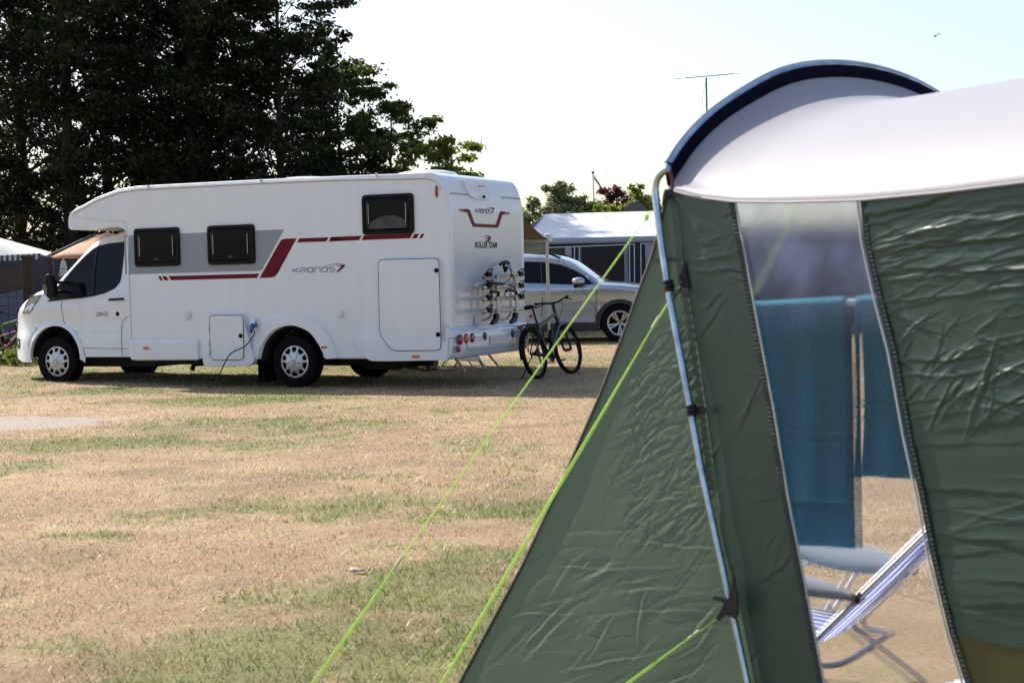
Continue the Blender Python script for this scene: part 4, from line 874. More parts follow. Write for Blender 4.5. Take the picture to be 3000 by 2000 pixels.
# ------------------------------------------------------------------ left: caravan awning, fence, parasol
lw = empty('caravan_awning', (0, 0, 0)); tag(lw, 'blue and white caravan awning behind the rusty mesh fence at the left edge', 'awning')
navy = mat('slate_fabric', (.026,.032,.055), .75, noise=(2.5,.15)); cream = mat('cream_fabric', (.62,.60,.55), .8); pale = mat('pale_blue_fabric', (.09,.11,.16), .8, noise=(1.5,.12), bump=(5,.5,.03))
n0_ = at_y(117, 742, 31.5); n1_ = at_y(151, 739, 33.6); dwall = Vector((-.995, -.10, 0)); N0 = Vector(n0_); N1 = Vector(n1_); N2 = N0+dwall*4.6; N3 = N1+dwall*4.6; ap = (N0+N1+N2+N3)/4 + Vector((0,0,.75))
gl = float(gh(-9, 31))
q = MB()
for a, b in ((N0,N1),(N1,N3),(N3,N2),(N2,N0)):
    q.grid([[tuple(a.lerp(b, t).lerp(ap, s_) - Vector((0,0,.12*math.sin(PI*s_)*0+.10*math.sin(PI*t)*(1-s_)*.5))) for t in np.linspace(0,1,9)] for s_ in np.linspace(0,1,7)])
q.build('roof', cream, lw, ang=50)
q = MB()
for a, b in ((N0,N1),(N2,N0)):
    q.grid([[tuple(a.lerp(b, t)*1 - Vector((0,.03,.05*math.sin(PI*t)+dz)) + Vector((0,0,0))) for t in np.linspace(0,1,60)] for dz in (0,.05,.115+0)])
vs_ = mat('striped_valance', (.35,.37,.42), .8); N_ = vs_.node_tree; wv = N_.nodes.new('ShaderNodeTexWave'); wv.inputs['Scale'].default_value = 3.2; tcn = N_.nodes.new('ShaderNodeTexCoord'); N_.links.new(tcn.outputs['Object'], wv.inputs['Vector']); crp = N_.nodes.new('ShaderNodeValToRGB'); crp.color_ramp.interpolation = 'CONSTANT'; crp.color_ramp.elements[0].color = (.04,.05,.09,1); crp.color_ramp.elements[1].position = .5; crp.color_ramp.elements[1].color = (.42,.44,.48,1); N_.links.new(wv.outputs[0], crp.inputs[0]); N_.links.new(crp.outputs[0], N_.nodes['Principled BSDF'].inputs[0])
q.build('valance', vs_, lw)
q = MB()
for a, b in ((N0,N1),(N2,N0)): q.grid([[(p.x, p.y, z) for p in [a.lerp(b, t) for t in np.linspace(0,1,12)]] for z in (N0.z-.05, 1.4, .8, gl)])
q.build('wall', navy, lw)
for (t0, t1, z0, z1, m_) in ((.06,.22,.75,1.75,mat('brown_inside', (.030,.020,.014), .5)), (.27,.75,.9,1.8,M['glass'])):
    q = MB(); a, b = N0.lerp(N2, t0), N0.lerp(N2, t1); q.add([(a.x,a.y-.03,z0),(b.x,b.y-.03,z0),(b.x,b.y-.03,z1),(a.x,a.y-.03,z1)], [(0,1,2,3)]); q.build('window', m_, lw)
q = MB(); a, b = N0.lerp(N2, .02), N0.lerp(N2, .60); P = []
for i in range(30):
    t = i/29; p = a.lerp(b, t); P.append([(p.x, p.y-.15-.06*math.sin(t*22), z) for z in (1.28+.10*math.cos(t*6), .95, gl)])
q.grid(P); q.build('draped_sheet', pale, lw)
# fence
fn = empty('mesh_fence', (-10.4, 28.6, 0)); tag(fn, 'rusty wire mesh fence with dark wooden posts before the blue and white awning', 'fence')
f0 = at_y(-260, 770, 28.2); f1 = at_y(420, 768, 28.9); f0, f1 = Vector(f0)-Vector((-10.4,28.6,0)), Vector(f1)-Vector((-10.4,28.6,0)); gfz = float(gh(-8, 28.6)); ftop = f0.z
q = MB(); nv = 27
for i in range(nv+1):
    p = f0.lerp(f1, i/nv); q.tube([(p.x+random.uniform(-.01,.01), p.y, ftop), (p.x, p.y, gfz)], .0055, 5)
for i in range(12): z = ftop-(ftop-gfz-.03)*i/11; q.tube([(f0.x,f0.y-.006,z),(f1.x,f1.y-.006,z+random.uniform(-.008,.008))], .0055, 5)
q.build('wire_mesh', M['rust'], fn, fix=False)
for u, w, hv in ((80,.17,752),(-180,.15,752),(395,.15,760)):
    p = Vector(at_y(u, hv, 28.75))-Vector((-10.4,28.6,0)); q = MB(); q.box((p.x, p.y, (p.z+gfz)/2), (w,.14,p.z-gfz)); q.box((p.x, p.y, p.z), (w+.04,.18,.05)); q.build('post', M['wood'], fn, bevel=.015)
# parasols
def parasol(loc, r, z0, z1, m, label, ribs=8):
    e = empty('parasol', loc); tag(e, label, 'parasol'); q = MB(); P = []
    for i in range(7):
        t = i/6; P.append([((r*t)*math.cos(2*PI*k/48)*(1-.06*t*abs(math.sin(k*PI*ribs/48))), (r*t)*math.sin(2*PI*k/48)*(1-.06*t*abs(math.sin(k*PI*ribs/48))), z1+(z0-z1)*t**1.15) for k in range(48)])
    q.grid(P, True); q.build('canopy', m, e, solid=.006, ang=20)
    q = MB(); q.tube([(0,0,0),(0,0,z1+.05)], .022, 8); q.build('pole', M['alu'], e); q = MB(); q.lathe([(.24,0),(.24,.06),(.05,.12),(.04,.3)], (0,0,0), (0,0,1), 16); q.build('base', M['dgrey'], e)
    q = MB()
    for k in range(ribs): a = 2*PI*k/ribs; q.tube([(0,0,z1-.10),(r*.98*math.cos(a),r*.98*math.sin(a),z0-.01)], .006, 4)
    q.build('ribs', M['alu'], e, fix=False); return e
pp = at_y(318, 752, 34.0); parasol((pp[0], 34.0, float(gh(pp[0],34))), 1.22, pp[2]-float(gh(pp[0],34)), pp[2]-float(gh(pp[0],34))+.50, mat('salmon_canvas', (.62,.40,.26), .8, trans=.4), 'open salmon beige parasol showing above the cab of the motorhome')
p = at_y(187, 810, 32.5); g_ = float(gh(p[0], 32.5)); fu = empty('parasol', (p[0], 32.5, g_)); tag(fu, 'folded white parasol standing behind the mesh fence', 'parasol')
zt, zb = at_y(187, 758, 32.5)[2]-g_, p[2]-g_; q = MB(); q.grid([[(rr_*math.cos(2*PI*k/20)*(1+.25*math.cos(k*PI*.8)), rr_*math.sin(2*PI*k/20)*(1+.25*math.cos(k*PI*.8)), z) for k in range(20)] for rr_, z in ((.01,zt),(.035,zt-.06),(.055,(zt+zb)/2),(.09,zb),(.001,zb+.01))], True); q.build('canopy', cream, fu)
q = MB(); q.tube([(0,0,0),(0,0,zt+.03)], .02, 8); q.build('pole', M['alu'], fu)
bt = at_y(160, 800, 33.2); q = MB(); q.box((0,0,.95), (1.5,.9,1.9)); q.prism([(-.8,1.85),(.8,1.85),(.1,2.25)], fy, -.5, .5); o = q.build('small_tent', navy, None, bevel=.04); o.location = (bt[0]+.2, 35.5, float(gh(bt[0],35))); tag(o, 'small dark blue tent standing between the awning and the salmon parasol', 'tent')
kb = at_y(25, 1000, 29.6); kg = float(gh(kb[0], 29.6))
bicycle('bicycle', (kb[0]-.35, 29.5, kg), R(8), R(-6), mat('green_paint', (.10,.30,.03), .35), .82, True, label='green bicycle parked behind the mesh fence', spk=16)
bicycle('bicycle', (kb[0]-.15, 29.1, kg), R(-10), R(5), mat('pink_paint', (.45,.10,.17), .4), .55, True, steer=.4, label='small pink bicycle parked behind the mesh fence in front of the green one', spk=12)

# ------------------------------------------------------------------ people and chairs behind the motorhome, seen under its floor
def skin_body(name, pts, edges, rad, m, parent=None, sub=2):
    me = bpy.data.meshes.new(name); me.from_pydata(pts, edges, []); o = bpy.data.objects.new(name, me); COL.objects.link(o); o.parent = parent
    o.modifiers.new('skin', 'SKIN'); me.skin_vertices or None
    sv = me.skin_vertices[0].data if me.skin_vertices else None
    if sv is None: return o
    for i, r in enumerate(rad): sv[i].radius = (r, r) if not isinstance(r, tuple) else r
    sv[0].use_root = True; s = o.modifiers.new('sub', 'SUBSURF'); s.levels = sub; s.render_levels = sub; me.materials.append(m)
    for pl_ in me.polygons: pl_.use_smooth = True
    return o
def person(loc, rz, label, shirt, foot=0.):
    e = empty('person', loc, rz); tag(e, label, 'person')   # seated, facing local +x, hips at the seat
    pts = [(0,0,.50),(.0,0,.68),(-.03,0,.88),(-.05,0,1.04),(-.05,0,1.12),(-.04,0,1.20),(-.03,0,1.30)]; ed = [(i, i+1) for i in range(6)]; rad = [.15,.13,.14,.12,.055,.085,.09]
    for s_ in (-1, 1):
        n = len(pts); kx = .42; ft = foot if s_ > 0 else -foot*.6
        pts += [(.08,.10*s_,.49),(kx,.13*s_,.50),(kx+.02+ft*.5,.14*s_,.28),(kx+.0+ft,.14*s_,.08),(kx+.10+ft,.15*s_,.035),(kx+.20+ft,.16*s_,.025)]; ed += [(0,n),(n,n+1),(n+1,n+2),(n+2,n+3),(n+3,n+4),(n+4,n+5)]; rad += [.09,.062,.055,.038,(.038,.035),(.030,.020)]
        n = len(pts); pts += [(-.05,.17*s_,1.02),(.02,.24*s_,.78),(.22,.20*s_,.68),(.30,.17*s_,.67)]; ed += [(3,n),(n,n+1),(n+1,n+2),(n+2,n+3)]; rad += [.06,.045,.035,.032]
    b = skin_body('body', pts, ed, rad, M['skin'], e)
    q = MB(); P = [[(c_+r1*math.cos(2*PI*k/20), r2*math.sin(2*PI*k/20), z) for k in range(20)] for z, c_, r1, r2 in ((.42,.04,.19,.22),(.55,.02,.17,.20),(.75,-.01,.15,.19),(.95,-.04,.15,.21),(1.06,-.05,.11,.16),(1.10,-.05,.07,.08))]; q.grid(P, True); q.build('shirt', shirt, e)
    q = MB()
    for s_ in (-1, 1): q.grid([[(x, .11*s_+.095*math.cos(2*PI*k/14), .50+.085*math.sin(2*PI*k/14)) for k in range(14)] for x in (.02,.2,.36)], True)
    q.build('shorts', M['dgrey'], e); q = MB(); q.ball((-.05,0,1.33), (.105,.095,.10), 12, 8); q.build('hair', M['wood'], e)
    for s_ in (-1, 1):
        ft = foot if s_ > 0 else -foot*.6; q = MB(); q.prism(rpoly([(.40+ft,.10*s_),(.65+ft,.12*s_),(.66+ft,.19*s_),(.41+ft,.18*s_)][::s_], .03), lambda a, b_, d: (a, b_, d), .0, .022)
        q.grid([[(.53+ft, (.155+.05*math.cos(t))*s_, .02+.055*math.sin(t)) for t in np.linspace(0,PI,8)], [(.57+ft, (.155+.05*math.cos(t))*s_, .02+.048*math.sin(t)) for t in np.linspace(0,PI,8)]]); q.build('sandal', M['wood'], e)
    return e
def camp_chair(loc, rz, label, name='camping_chair', grp=None):
    e = empty(name, loc, rz); tag(e, label, 'chair', grp); fab = M['navy_c']
    q = MB(); q.grid([[(x, y, .45-.02*math.cos(y*6)) for y in np.linspace(-.26,.26,7)] for x in np.linspace(-.22,.26,6)]); q.build('seat', fab, e, solid=.012)
    q = MB(); q.grid([[(-.24-.16*t, y, .46+.62*t) for y in np.linspace(-.26,.26,7)] for t in np.linspace(0,1,6)]); q.build('backrest', fab, e, solid=.012)
    for s_ in (-1, 1):
        q = MB(); q.tube([(.27,.28*s_,.0),(-.25,.28*s_,.64)], .012, 8); q.build('leg', M['alu'], e); q = MB(); q.tube([(-.26,.26*s_,.0),(.24,.26*s_,.64)], .012, 8); q.build('leg', M['alu'], e)
        q = MB(); q.box((0,.28*s_,.655), (.5,.05,.025)); q.build('armrest', M['black'], e, bevel=.008)
    q = MB(); q.tube([(.27,-.28,.012),(.27,.28,.012)], .011, 8); q.tube([(-.26,-.26,.012),(-.26,.26,.012)], .011, 8); q.build('foot_bar', M['alu'], e); return e
M['navy_c'] = mat('chair_fabric', (.02,.025,.045), .8)
def ground_at(u, v):
    p = at_z(u, v)
    for _ in range(5): p = at_z(u, v, float(gh(p[0], p[1])))
    return p
pa = ground_at(1178, 1083); pb = ground_at(1266, 1084)
ra, rb = R(-35), R(200)
def seat_at(p, rz, f=.48): return (p[0]-f*math.cos(rz), p[1]-f*math.sin(rz), float(gh(p[0], p[1])))
la = seat_at(pa, ra); lb = seat_at(pb, rb)
person(la, ra, 'person seated behind the motorhome, bare brown feet in sandals seen left of the chair legs', mat('grey_shirt', (.2,.2,.22), .9), .06)
person(lb, rb, 'person seated behind the motorhome nearest its tail, ankles seen beside the aluminium legs', mat('dark_shirt', (.06,.07,.10), .9), .04)
camp_chair(la, ra, 'folding camping chair carrying the person further from the tail, behind the motorhome')
camp_chair(lb, rb, 'folding camping chair carrying the person nearest the tail, behind the motorhome')
# aluminium folding table with slanting legs, its top hidden by the tail
pt = ground_at(1362, 1088); tb = empty('folding_table', (pt[0], pt[1], float(gh(pt[0], pt[1])))); tag(tb, 'folding aluminium table whose slanting legs show below the motorhome tail', 'table')
def TL(u, v, y): p = at_y(u, v, y); return Vector(p)-Vector(tb.location)
for (a, b, y) in (((1335,1050),(1362,1088),pt[1]), ((1404,1052),(1423,1081),None), ((1432,1038),(1463,1076),None)):
    gp_ = ground_at(*b); yb = gp_[1]; d0 = TL(b[0], b[1], yb); d1 = TL(a[0], a[1], yb+.02); d2 = d0+(d1-d0)*(.62/(d1.z-d0.z)); q = MB(); q.bar(d0, d2, .055, .03); q.build('leg', M['alu'], tb)
    if b[0] == 1362: s0 = d1
    if b[0] == 1423: s1 = d1
q = MB(); q.bar(s0, s1, .04, .07); q.build('cross_bar', M['alu'], tb)
q = MB(); q.box((.1,.5,.63), (.9,.75,.03)); q.build('table_top', M['alu'], tb, bevel=.006)

# ------------------------------------------------------------------ foliage
def leaves(centers, sizes, nper, leaf, seed, flat=.55, up=.3):
    'centers (n,3), sizes (n,), nper leaves each -> vertices, faces, shade value'
    r = np.random.default_rng(seed); n = len(centers)*nper; c = np.repeat(centers, nper, 0); s = np.repeat(sizes, nper)
    d = r.normal(size=(n,3)); d /= np.linalg.norm(d, axis=1)[:,None]; rad = r.random(n)**.5; rad = np.where(r.random(n) < .22, rad*1.7, rad); off = d*rad[:,None]*s[:,None]; off[:,2] *= flat; p = c+off
    nrm = r.normal(size=(n,3))*.7 + np.array([0,0,up+.4]); nrm /= np.linalg.norm(nrm, axis=1)[:,None]
    t = np.cross(nrm, r.normal(size=(n,3))); t /= np.linalg.norm(t, axis=1)[:,None]; b = np.cross(nrm, t)
    L = (leaf*r.uniform(.6,1.35,n))[:,None]; w = L*.42
    V = np.empty((n,4,3)); V[:,0] = p-t*L*.5; V[:,1] = p+b*w*.5+t*L*.02; V[:,2] = p+t*L*.5-nrm*L*.12; V[:,3] = p-b*w*.5+t*L*.02
    cl = np.clip(np.repeat(r.random(len(centers)), nper)*.55 + r.random(n)*.45, 0, 1)
    return V.reshape(-1,3), np.arange(n*4).reshape(n,4), np.repeat(cl, 4)
def crown_obj(name, V, Fc, cl, m, parent): return bigmesh(name, V, Fc, m, np.repeat(cl[:,None], 3, 1), parent)
def tree(loc, h, rx, ry, label, group, seed, m='leaf_dark', nb=46, per=150, leaf=.16, z0=.12, lean=0., prof=None, tiers=True, csize=.75, cat='tree', name='deciduous_tree', clump_flat=.42):
    r = random.Random(seed); e = empty(name, loc); tag(e, label, cat, group)
    prof = prof or (lambda t: math.sin(PI*min(1, (t*.92+.08))**.8)**.6 if t < .99 else .1)
    tk = MB(); path = []; x = y = 0
    for i in range(9):
        t = i/8; path.append((x, y, h*.97*t)); x += r.uniform(-.12,.12)*h/12+lean*h/8; y += r.uniform(-.12,.12)*h/12
    tr_ = max(.03, h*.014); tk.tube(path, [tr_*(1-.93*i/8)+.008 for i in range(9)], 8); cs, sz = [], []
    tpos = lambda t: Vector(path[0]).lerp(Vector(path[-1]), t) if 0 else Vector(np.array([np.interp(t*8, range(9), [p[k] for p in path]) for k in range(3)]))
    lb = MB()
    for i in range(nb):
        t = z0+(1-z0)*((i+.5)/nb)**.9; a = i*2.399+r.uniform(-.4,.4); k = prof((t-z0)/(1-z0)); L = k*r.uniform(.55,1.08); s = tpos(max(.05, t-.07)); 
        en = tpos(t)+Vector((rx*L*math.cos(a), ry*L*math.sin(a), r.uniform(-.02,.05)*h - .0)); md = s.lerp(en, .5)+Vector((0,0,.02*h*r.uniform(.2,1))); pts_ = [s, md, en]
        br_ = max(.010, tr_*.36*(1-t*.75)); lb.tube(cr(pts_, 3), [br_*(1-.13*j) for j in range(7)], 5)
        m_ = 1+int(L*4)
        for j in range(m_):
            f = (j+1)/m_; p = s.lerp(en, .25+.75*f); j_ = csize*.55; cs.append((p.x+r.uniform(-j_,j_), p.y+r.uniform(-j_,j_), p.z+r.uniform(-.25,.35)*csize)); sz.append(csize*r.uniform(.5,1.1)*(1.15-.45*f))
        for j in range(3): d = Vector((r.uniform(-1,1), r.uniform(-1,1), r.uniform(-.3,.6)))*csize*.75; lb.tube([en, en+d], [.008,.003], 3); cs.append(tuple(en+d)); sz.append(csize*.34)
    tk.build('trunk', M['bark'], e); lb.build('branches', M['bark'], e, fix=False)
    V, Fc, cl_ = leaves(np.array(cs), np.array(sz), per, leaf, seed, clump_flat); crown_obj('crown', V, Fc, cl_, M[m], e); return e
def put(u, y): p = at_y(u, 900, y); return (p[0], y, float(gh(p[0], y)))
big = [ # u, y, height, rx, ry, label, seed
 (-140,44,14.5,3.0,2.6,'tall dark leafy tree cut off by the left edge of the picture'),
 (60,47,15,3.0,2.6,'tall dark leafy tree behind the blue and white awning'),
 (230,44,14.0,2.7,2.4,'tall dark tree rising over the salmon parasol'),
 (400,46,14.5,2.8,2.4,'tall dark tree rising over the cab of the motorhome'),
 (560,44,13.2,2.6,2.3,'tall dark tree rising over the middle of the motorhome roof, left one of two'),
 (700,45,12.2,2.5,2.3,'tall dark tree rising over the middle of the motorhome roof, right one of two'),
 (-20,52,16,3.2,3.0,'dark tree in the back row over the awning, at the left edge'),(320,52,15,3.2,3.0,'dark tree in the back row, seen between the trees over the cab'),(620,52,13,3.2,3.0,'dark tree in the back row, seen behind the trees over the motorhome roof')]
cone = lambda t: (1-t)**.75*.95+.08
for i, (u, y, h, rx, ry, lab) in enumerate(big):
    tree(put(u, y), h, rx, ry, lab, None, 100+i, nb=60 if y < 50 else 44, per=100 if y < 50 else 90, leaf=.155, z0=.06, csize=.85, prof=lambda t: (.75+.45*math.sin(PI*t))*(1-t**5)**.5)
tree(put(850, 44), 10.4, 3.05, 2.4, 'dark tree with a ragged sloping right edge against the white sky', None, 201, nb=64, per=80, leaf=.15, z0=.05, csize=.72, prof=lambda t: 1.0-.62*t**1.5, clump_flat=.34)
tree(put(1010, 46), 7.3, 2.2, 2.0, 'lower dark green tree right of the ragged sloping tree', None, 202, m='leaf_mid', nb=36, per=130, leaf=.15, csize=.65, z0=.05, prof=lambda t: 1-.55*t)
tree(put(1150, 47), 6.2, 1.4, 1.6, 'small green tree just over the tail end of the motorhome roof', None, 203, m='leaf_mid', nb=26, per=130, leaf=.15, csize=.55, z0=.05, prof=lambda t: 1-.5*t)
tree(put(1315, 42), 4.55, 1.05, 1.1, 'light green young tree over the rear corner of the motorhome', None, 204, m='leaf_light', nb=24, per=90, leaf=.17, csize=.45, z0=.2, prof=lambda t: 1-.55*t)
def shrub(u, y, vtop, rx, m, label, seed, nb=26, per=90, leaf=.12, csize=.4, name='shrub', cat='bush', z0=.05, prof=None, cf=.7):
    p = put(u, y); h = at_y(u, vtop, y)[2]-p[2]; return tree(p, h, rx, rx*.8, label, None, seed, m=m, nb=nb, per=per, leaf=leaf, csize=csize, z0=z0, name=name, cat=cat, prof=prof or (lambda t: 1-.5*t*t), clump_flat=cf)
shrub(1660, 44, 545, 1.15, 'leaf_willow', 'grey green bush with upright shoots behind the white awning roof', 301, leaf=.13, csize=.40, z0=.25, prof=lambda t: 1-.8*t)
shrub(1560, 43, 578, .75, 'leaf_willow', 'slender grey green bush beside the motorhome tail', 302, leaf=.12, csize=.28, nb=20, per=50, z0=.2, prof=lambda t: 1-.75*t)
shrub(1745, 50, 585, 1.4, 'leaf_mid', 'low green bush at the foot of the flagpole', 303, leaf=.13)
shrub(1818, 46, 560, .75, 'leaf_red', 'dark red leaved bush behind the white awning roof', 304, leaf=.13, csize=.35, nb=24, per=70)
shrub(1795, 45, 592, .6, 'leaf_light', 'light green bush below the dark red one', 305, leaf=.12, csize=.35)
shrub(1882, 45, 555, .45, 'leaf_light', 'narrow light green bush right of the satellite dish', 306, leaf=.13, csize=.26, nb=18, per=60)
shrub(1935, 46, 590, .8, 'leaf_mid', 'low green bush behind the steel pole of the near tent', 307, leaf=.12)
# hedge beyond the near tent, seen through its window
hx0, hx1 = 4.2, 12.5
def hedge():
    e = empty('hedge', (8, 34, float(gh(8,34)))); tag(e, 'long dark hedge closing the field beyond the near tent, seen through its window', 'hedge')
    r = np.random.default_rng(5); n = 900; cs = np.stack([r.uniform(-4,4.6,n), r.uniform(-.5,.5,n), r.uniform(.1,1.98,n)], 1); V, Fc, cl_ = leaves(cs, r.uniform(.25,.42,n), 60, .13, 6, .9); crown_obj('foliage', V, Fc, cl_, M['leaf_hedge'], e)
    q = MB(); 
    for i in range(12): q.tube([(-4+.78*i,0,0),(-4+.78*i+.05,.03,1.5)], .03, 6)
    q.build('stems', M['bark'], e, fix=False)
hedge()
for k, (u, v, m_, lab) in enumerate(((40,1062,'leaf_mid','leafy weeds with pale flowers growing at the foot of the mesh fence'), (118,1068,'leaf_light','low weeds at the foot of the fence beside the front wheel of the motorhome'))):
    p = ground_at(u, v); e = empty('weeds', (p[0], p[1], p[2])); tag(e, lab, 'plant'); r = np.random.default_rng(50+k); n = 36; cs = np.stack([r.uniform(-.6,.45,n), r.uniform(-.25,.25,n), r.uniform(.03,.24,n)], 1); V, Fc, cl_ = leaves(cs, r.uniform(.06,.14,n), 40, .07, 60+k, 1.0); crown_obj('leaves', V, Fc, cl_, M[m_], e)
    q = MB()
    for i in range(14): x, y = r.uniform(-.6,.4), r.uniform(-.2,.1); q.ball((x, y, r.uniform(.12,.30)), .018, 6, 4)
    q.build('flowers', mat('flower', (.60,.50,.55) if k == 0 else (.6,.6,.5), .8), e)
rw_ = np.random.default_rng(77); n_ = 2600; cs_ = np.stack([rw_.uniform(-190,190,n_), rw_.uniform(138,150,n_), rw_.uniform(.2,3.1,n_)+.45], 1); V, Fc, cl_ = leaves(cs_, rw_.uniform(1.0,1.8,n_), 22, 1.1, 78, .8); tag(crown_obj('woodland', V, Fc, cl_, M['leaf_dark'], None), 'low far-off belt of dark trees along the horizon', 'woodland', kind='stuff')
# ------------------------------------------------------------------ flagpole, dish, aerial, bird
p = at_y(1737, 508, 60); g_ = float(gh(p[0], 60)); e = empty('flagpole', (p[0], 60, g_)); tag(e, 'slim white flagpole with a narrow hanging red and white pennant', 'flagpole')
q = MB(); q.tube([(0.06,0,0),(0,0,p[2]-g_)], [.055,.03], 10); q.build('pole', M['white'], e); q = MB(); q.ball((0,0,p[2]-g_+.03), .06, 10, 6); q.build('finial', M['redlens'], e)
zt = p[2]-g_; q = MB(); q.grid([[(.04+.60*t, .03*math.sin(t*14), zt-.06-.98*t - w*(.26*(1-t)+.02)) for w in (0,.33,.34)] for t in np.linspace(0,1,14)]); pn = q.build('pennant', mat('red_cloth', (.28,.03,.04), .8), e, solid=.004)
q = MB(); q.grid([[(.04+.60*t, -.008+.03*math.sin(t*14), zt-.06-.98*t - w*(.26*(1-t)+.02)) for w in (.36,.62)] for t in np.linspace(0,1,14)]); q.build('white_stripe', M['white'], pn, solid=.003)
p = at_y(1862, 620, 41); e = empty('satellite_dish', (p[0], 41, 0)); e.location.z = p[2]; tag(e, 'dark green satellite dish rising behind the white awning roof', 'dish')
q = MB(); q.lathe([(.02+.27*i/5, -.10*(i/5)**2) for i in range(6)], (0,0,-.02), (.15,1,.25), 28); q.build('reflector', mat('dish_green', (.02,.028,.026), .6), e, solid=.01); q = MB(); q.tube([(0,.05,-.1),(0,.12,-p[2]+.27)], .025, 8); q.build('post', M['alu'], e); q = MB(); q.tube([(0,.0,-.25),(0,-.32,-.05)], .012, 6); q.build('feed_arm', M['dgrey'], e)
p = at_y(2069, 228, 42); g_ = float(gh(p[0], 42)); e = empty('tv_aerial', (p[0], 42, g_)); tag(e, 'television aerial on a tall thin mast above the near tent', 'aerial'); zt = p[2]-g_
q = MB(); q.tube([(0,0,0),(0,0,zt)], .022, 8); q.build('mast', M['dgrey'], e)
q = MB(); q.tube([(-.55,-.3,zt-.03),(.72,.25,zt+.11)], .011, 6)
for t in (0,.12,.25,.38,.5,.62,.74,.86,.97): c_ = Vector((-.55,-.3,zt-.03)).lerp(Vector((.72,.25,zt+.11)), t); L = .26 if t < .3 else .16; q.tube([c_-Vector((L,-L*1.1,-.015)), c_+Vector((L,-L*1.1,-.015))], .006, 5)
q.build('antenna', M['dgrey'], e, fix=False)
q = MB(); q.tube(cr([(0,-.03,zt-.05),(-.10,-.03,zt-.5),(-.12,-.03,zt-1.1),(0,-.03,zt-1.9)], 6), .005, 5); q.build('cable', M['dgrey'], e)
p = at_y(2740, 107, 90); q = MB(); q.ball((0,0,0), (.13,.05,.045), 8, 6); q.add([(-.05,0,.02),(.06,0,.02),(.10,-.25,.14),(-.02,-.30,.16)], [(0,1,2,3)]); q.add([(-.05,0,.02),(.06,0,.02),(.14,.25,.10),(.04,.32,.13)], [(0,1,2,3)]); o = q.build('bird', M['dgrey'], None); o.location = p; o.rotation_euler.z = .8; tag(o, 'small dark bird flying high over the near tent', 'bird')

# ------------------------------------------------------------------ the near tent
E0 = at_y(1962, 553, 5.0); TT = np.array([.616,-.788,0]); AA = np.array([.788,.616,0]); Lv = np.array([-TT[0]*.22, -TT[1]*.22, 1.])
tent = empty('tent', (E0[0], E0[1], 0)); tag(tent, 'large green tunnel tent with pale grey roof, dark blue hoop and clear side window', 'tent')
TO = np.array([E0[0], E0[1], 0])
def toT(p): return tuple(np.asarray(p)-TO)
def wl(u, v, off=0.): p = on_plane(u, v, E0-AA*off, AA) - E0; return float(p@TT), float(p[2]+E0[2])
def W3(s, h, off=0.): return TT*s + np.array([0,0,h]) - AA*off          # in the tent's own frame (origin under the eave corner)
eave = lambda s: float(np.interp(s, [-.2,0,.12,.267,.464,.732,1.0,1.241,1.7,2.4], [1.66,1.647,1.618,1.597,1.585,1.577,1.583,1.594,1.61,1.62]))
def fabric(name, col, tr=.25, rough=.42, spec=.5, bump=None, c2=None):
    m = bpy.data.materials.new(name); m.use_nodes = True; N = m.node_tree; b = N.nodes['Principled BSDF']; b.inputs['Roughness'].default_value = rough; b.inputs['Specular IOR Level'].default_value = spec; b.inputs['Base Color'].default_value = (*col, 1)
    tc = N.nodes.new('ShaderNodeTexCoord'); n = N.nodes.new('ShaderNodeTexNoise'); n.inputs['Scale'].default_value = 9; n.inputs['Detail'].default_value = 7; n.inputs['Roughness'].default_value = .6
    mp = N.nodes.new('ShaderNodeMapping'); mp.inputs['Scale'].default_value = bump[2] if bump else (1,1,1); N.links.new(tc.outputs['Object'], mp.inputs['Vector']); N.links.new(mp.outputs[0], n.inputs['Vector'])
    n2 = N.nodes.new('ShaderNodeTexNoise'); n2.inputs['Scale'].default_value = 500; N.links.new(tc.outputs['Object'], n2.inputs['Vector'])
    bp = N.nodes.new('ShaderNodeBump'); bp.inputs['Strength'].default_value = bump[0] if bump else .2; bp.inputs['Distance'].default_value = bump[1] if bump else .01; N.links.new(n.outputs[0], bp.inputs['Height'])
    b2 = N.nodes.new('ShaderNodeBump'); b2.inputs['Strength'].default_value = .12; b2.inputs['Distance'].default_value = .0008; N.links.new(n2.outputs[0], b2.inputs['Height']); N.links.new(bp.outputs[0], b2.inputs['Normal']); N.links.new(b2.outputs[0], b.inputs['Normal'])
    t = N.nodes.new('ShaderNodeBsdfTranslucent'); t.inputs[0].default_value = (*[min(1, c*1.25) for c in (c2 or col)], 1); N.links.new(bp.outputs[0], t.inputs['Normal']); mx = N.nodes.new('ShaderNodeMixShader'); mx.inputs[0].default_value = tr
    N.links.new(b.outputs[0], mx.inputs[1]); N.links.new(t.outputs[0], mx.inputs[2]); N.links.new(mx.outputs[0], N.nodes['Material Output'].inputs[0]); return m
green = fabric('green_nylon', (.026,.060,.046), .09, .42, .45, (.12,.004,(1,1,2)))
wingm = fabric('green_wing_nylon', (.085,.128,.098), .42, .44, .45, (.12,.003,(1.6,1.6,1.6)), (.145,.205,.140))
roofm = fabric('roof_nylon', (.325,.315,.345), .08, .5, .4, (.14,.006,(1,1,1)))
band = fabric('navy_sleeve', (.003,.004,.011), .03, .8, .08, (.3,.01,(1,1,1)))
oliv = fabric('grass_glow_nylon', (.060,.072,.030), .40, .4, .5, (.3,.01,(1,1,1)), (.13,.125,.04))  # yellow-olive of light off the grass, put into the cloth colour
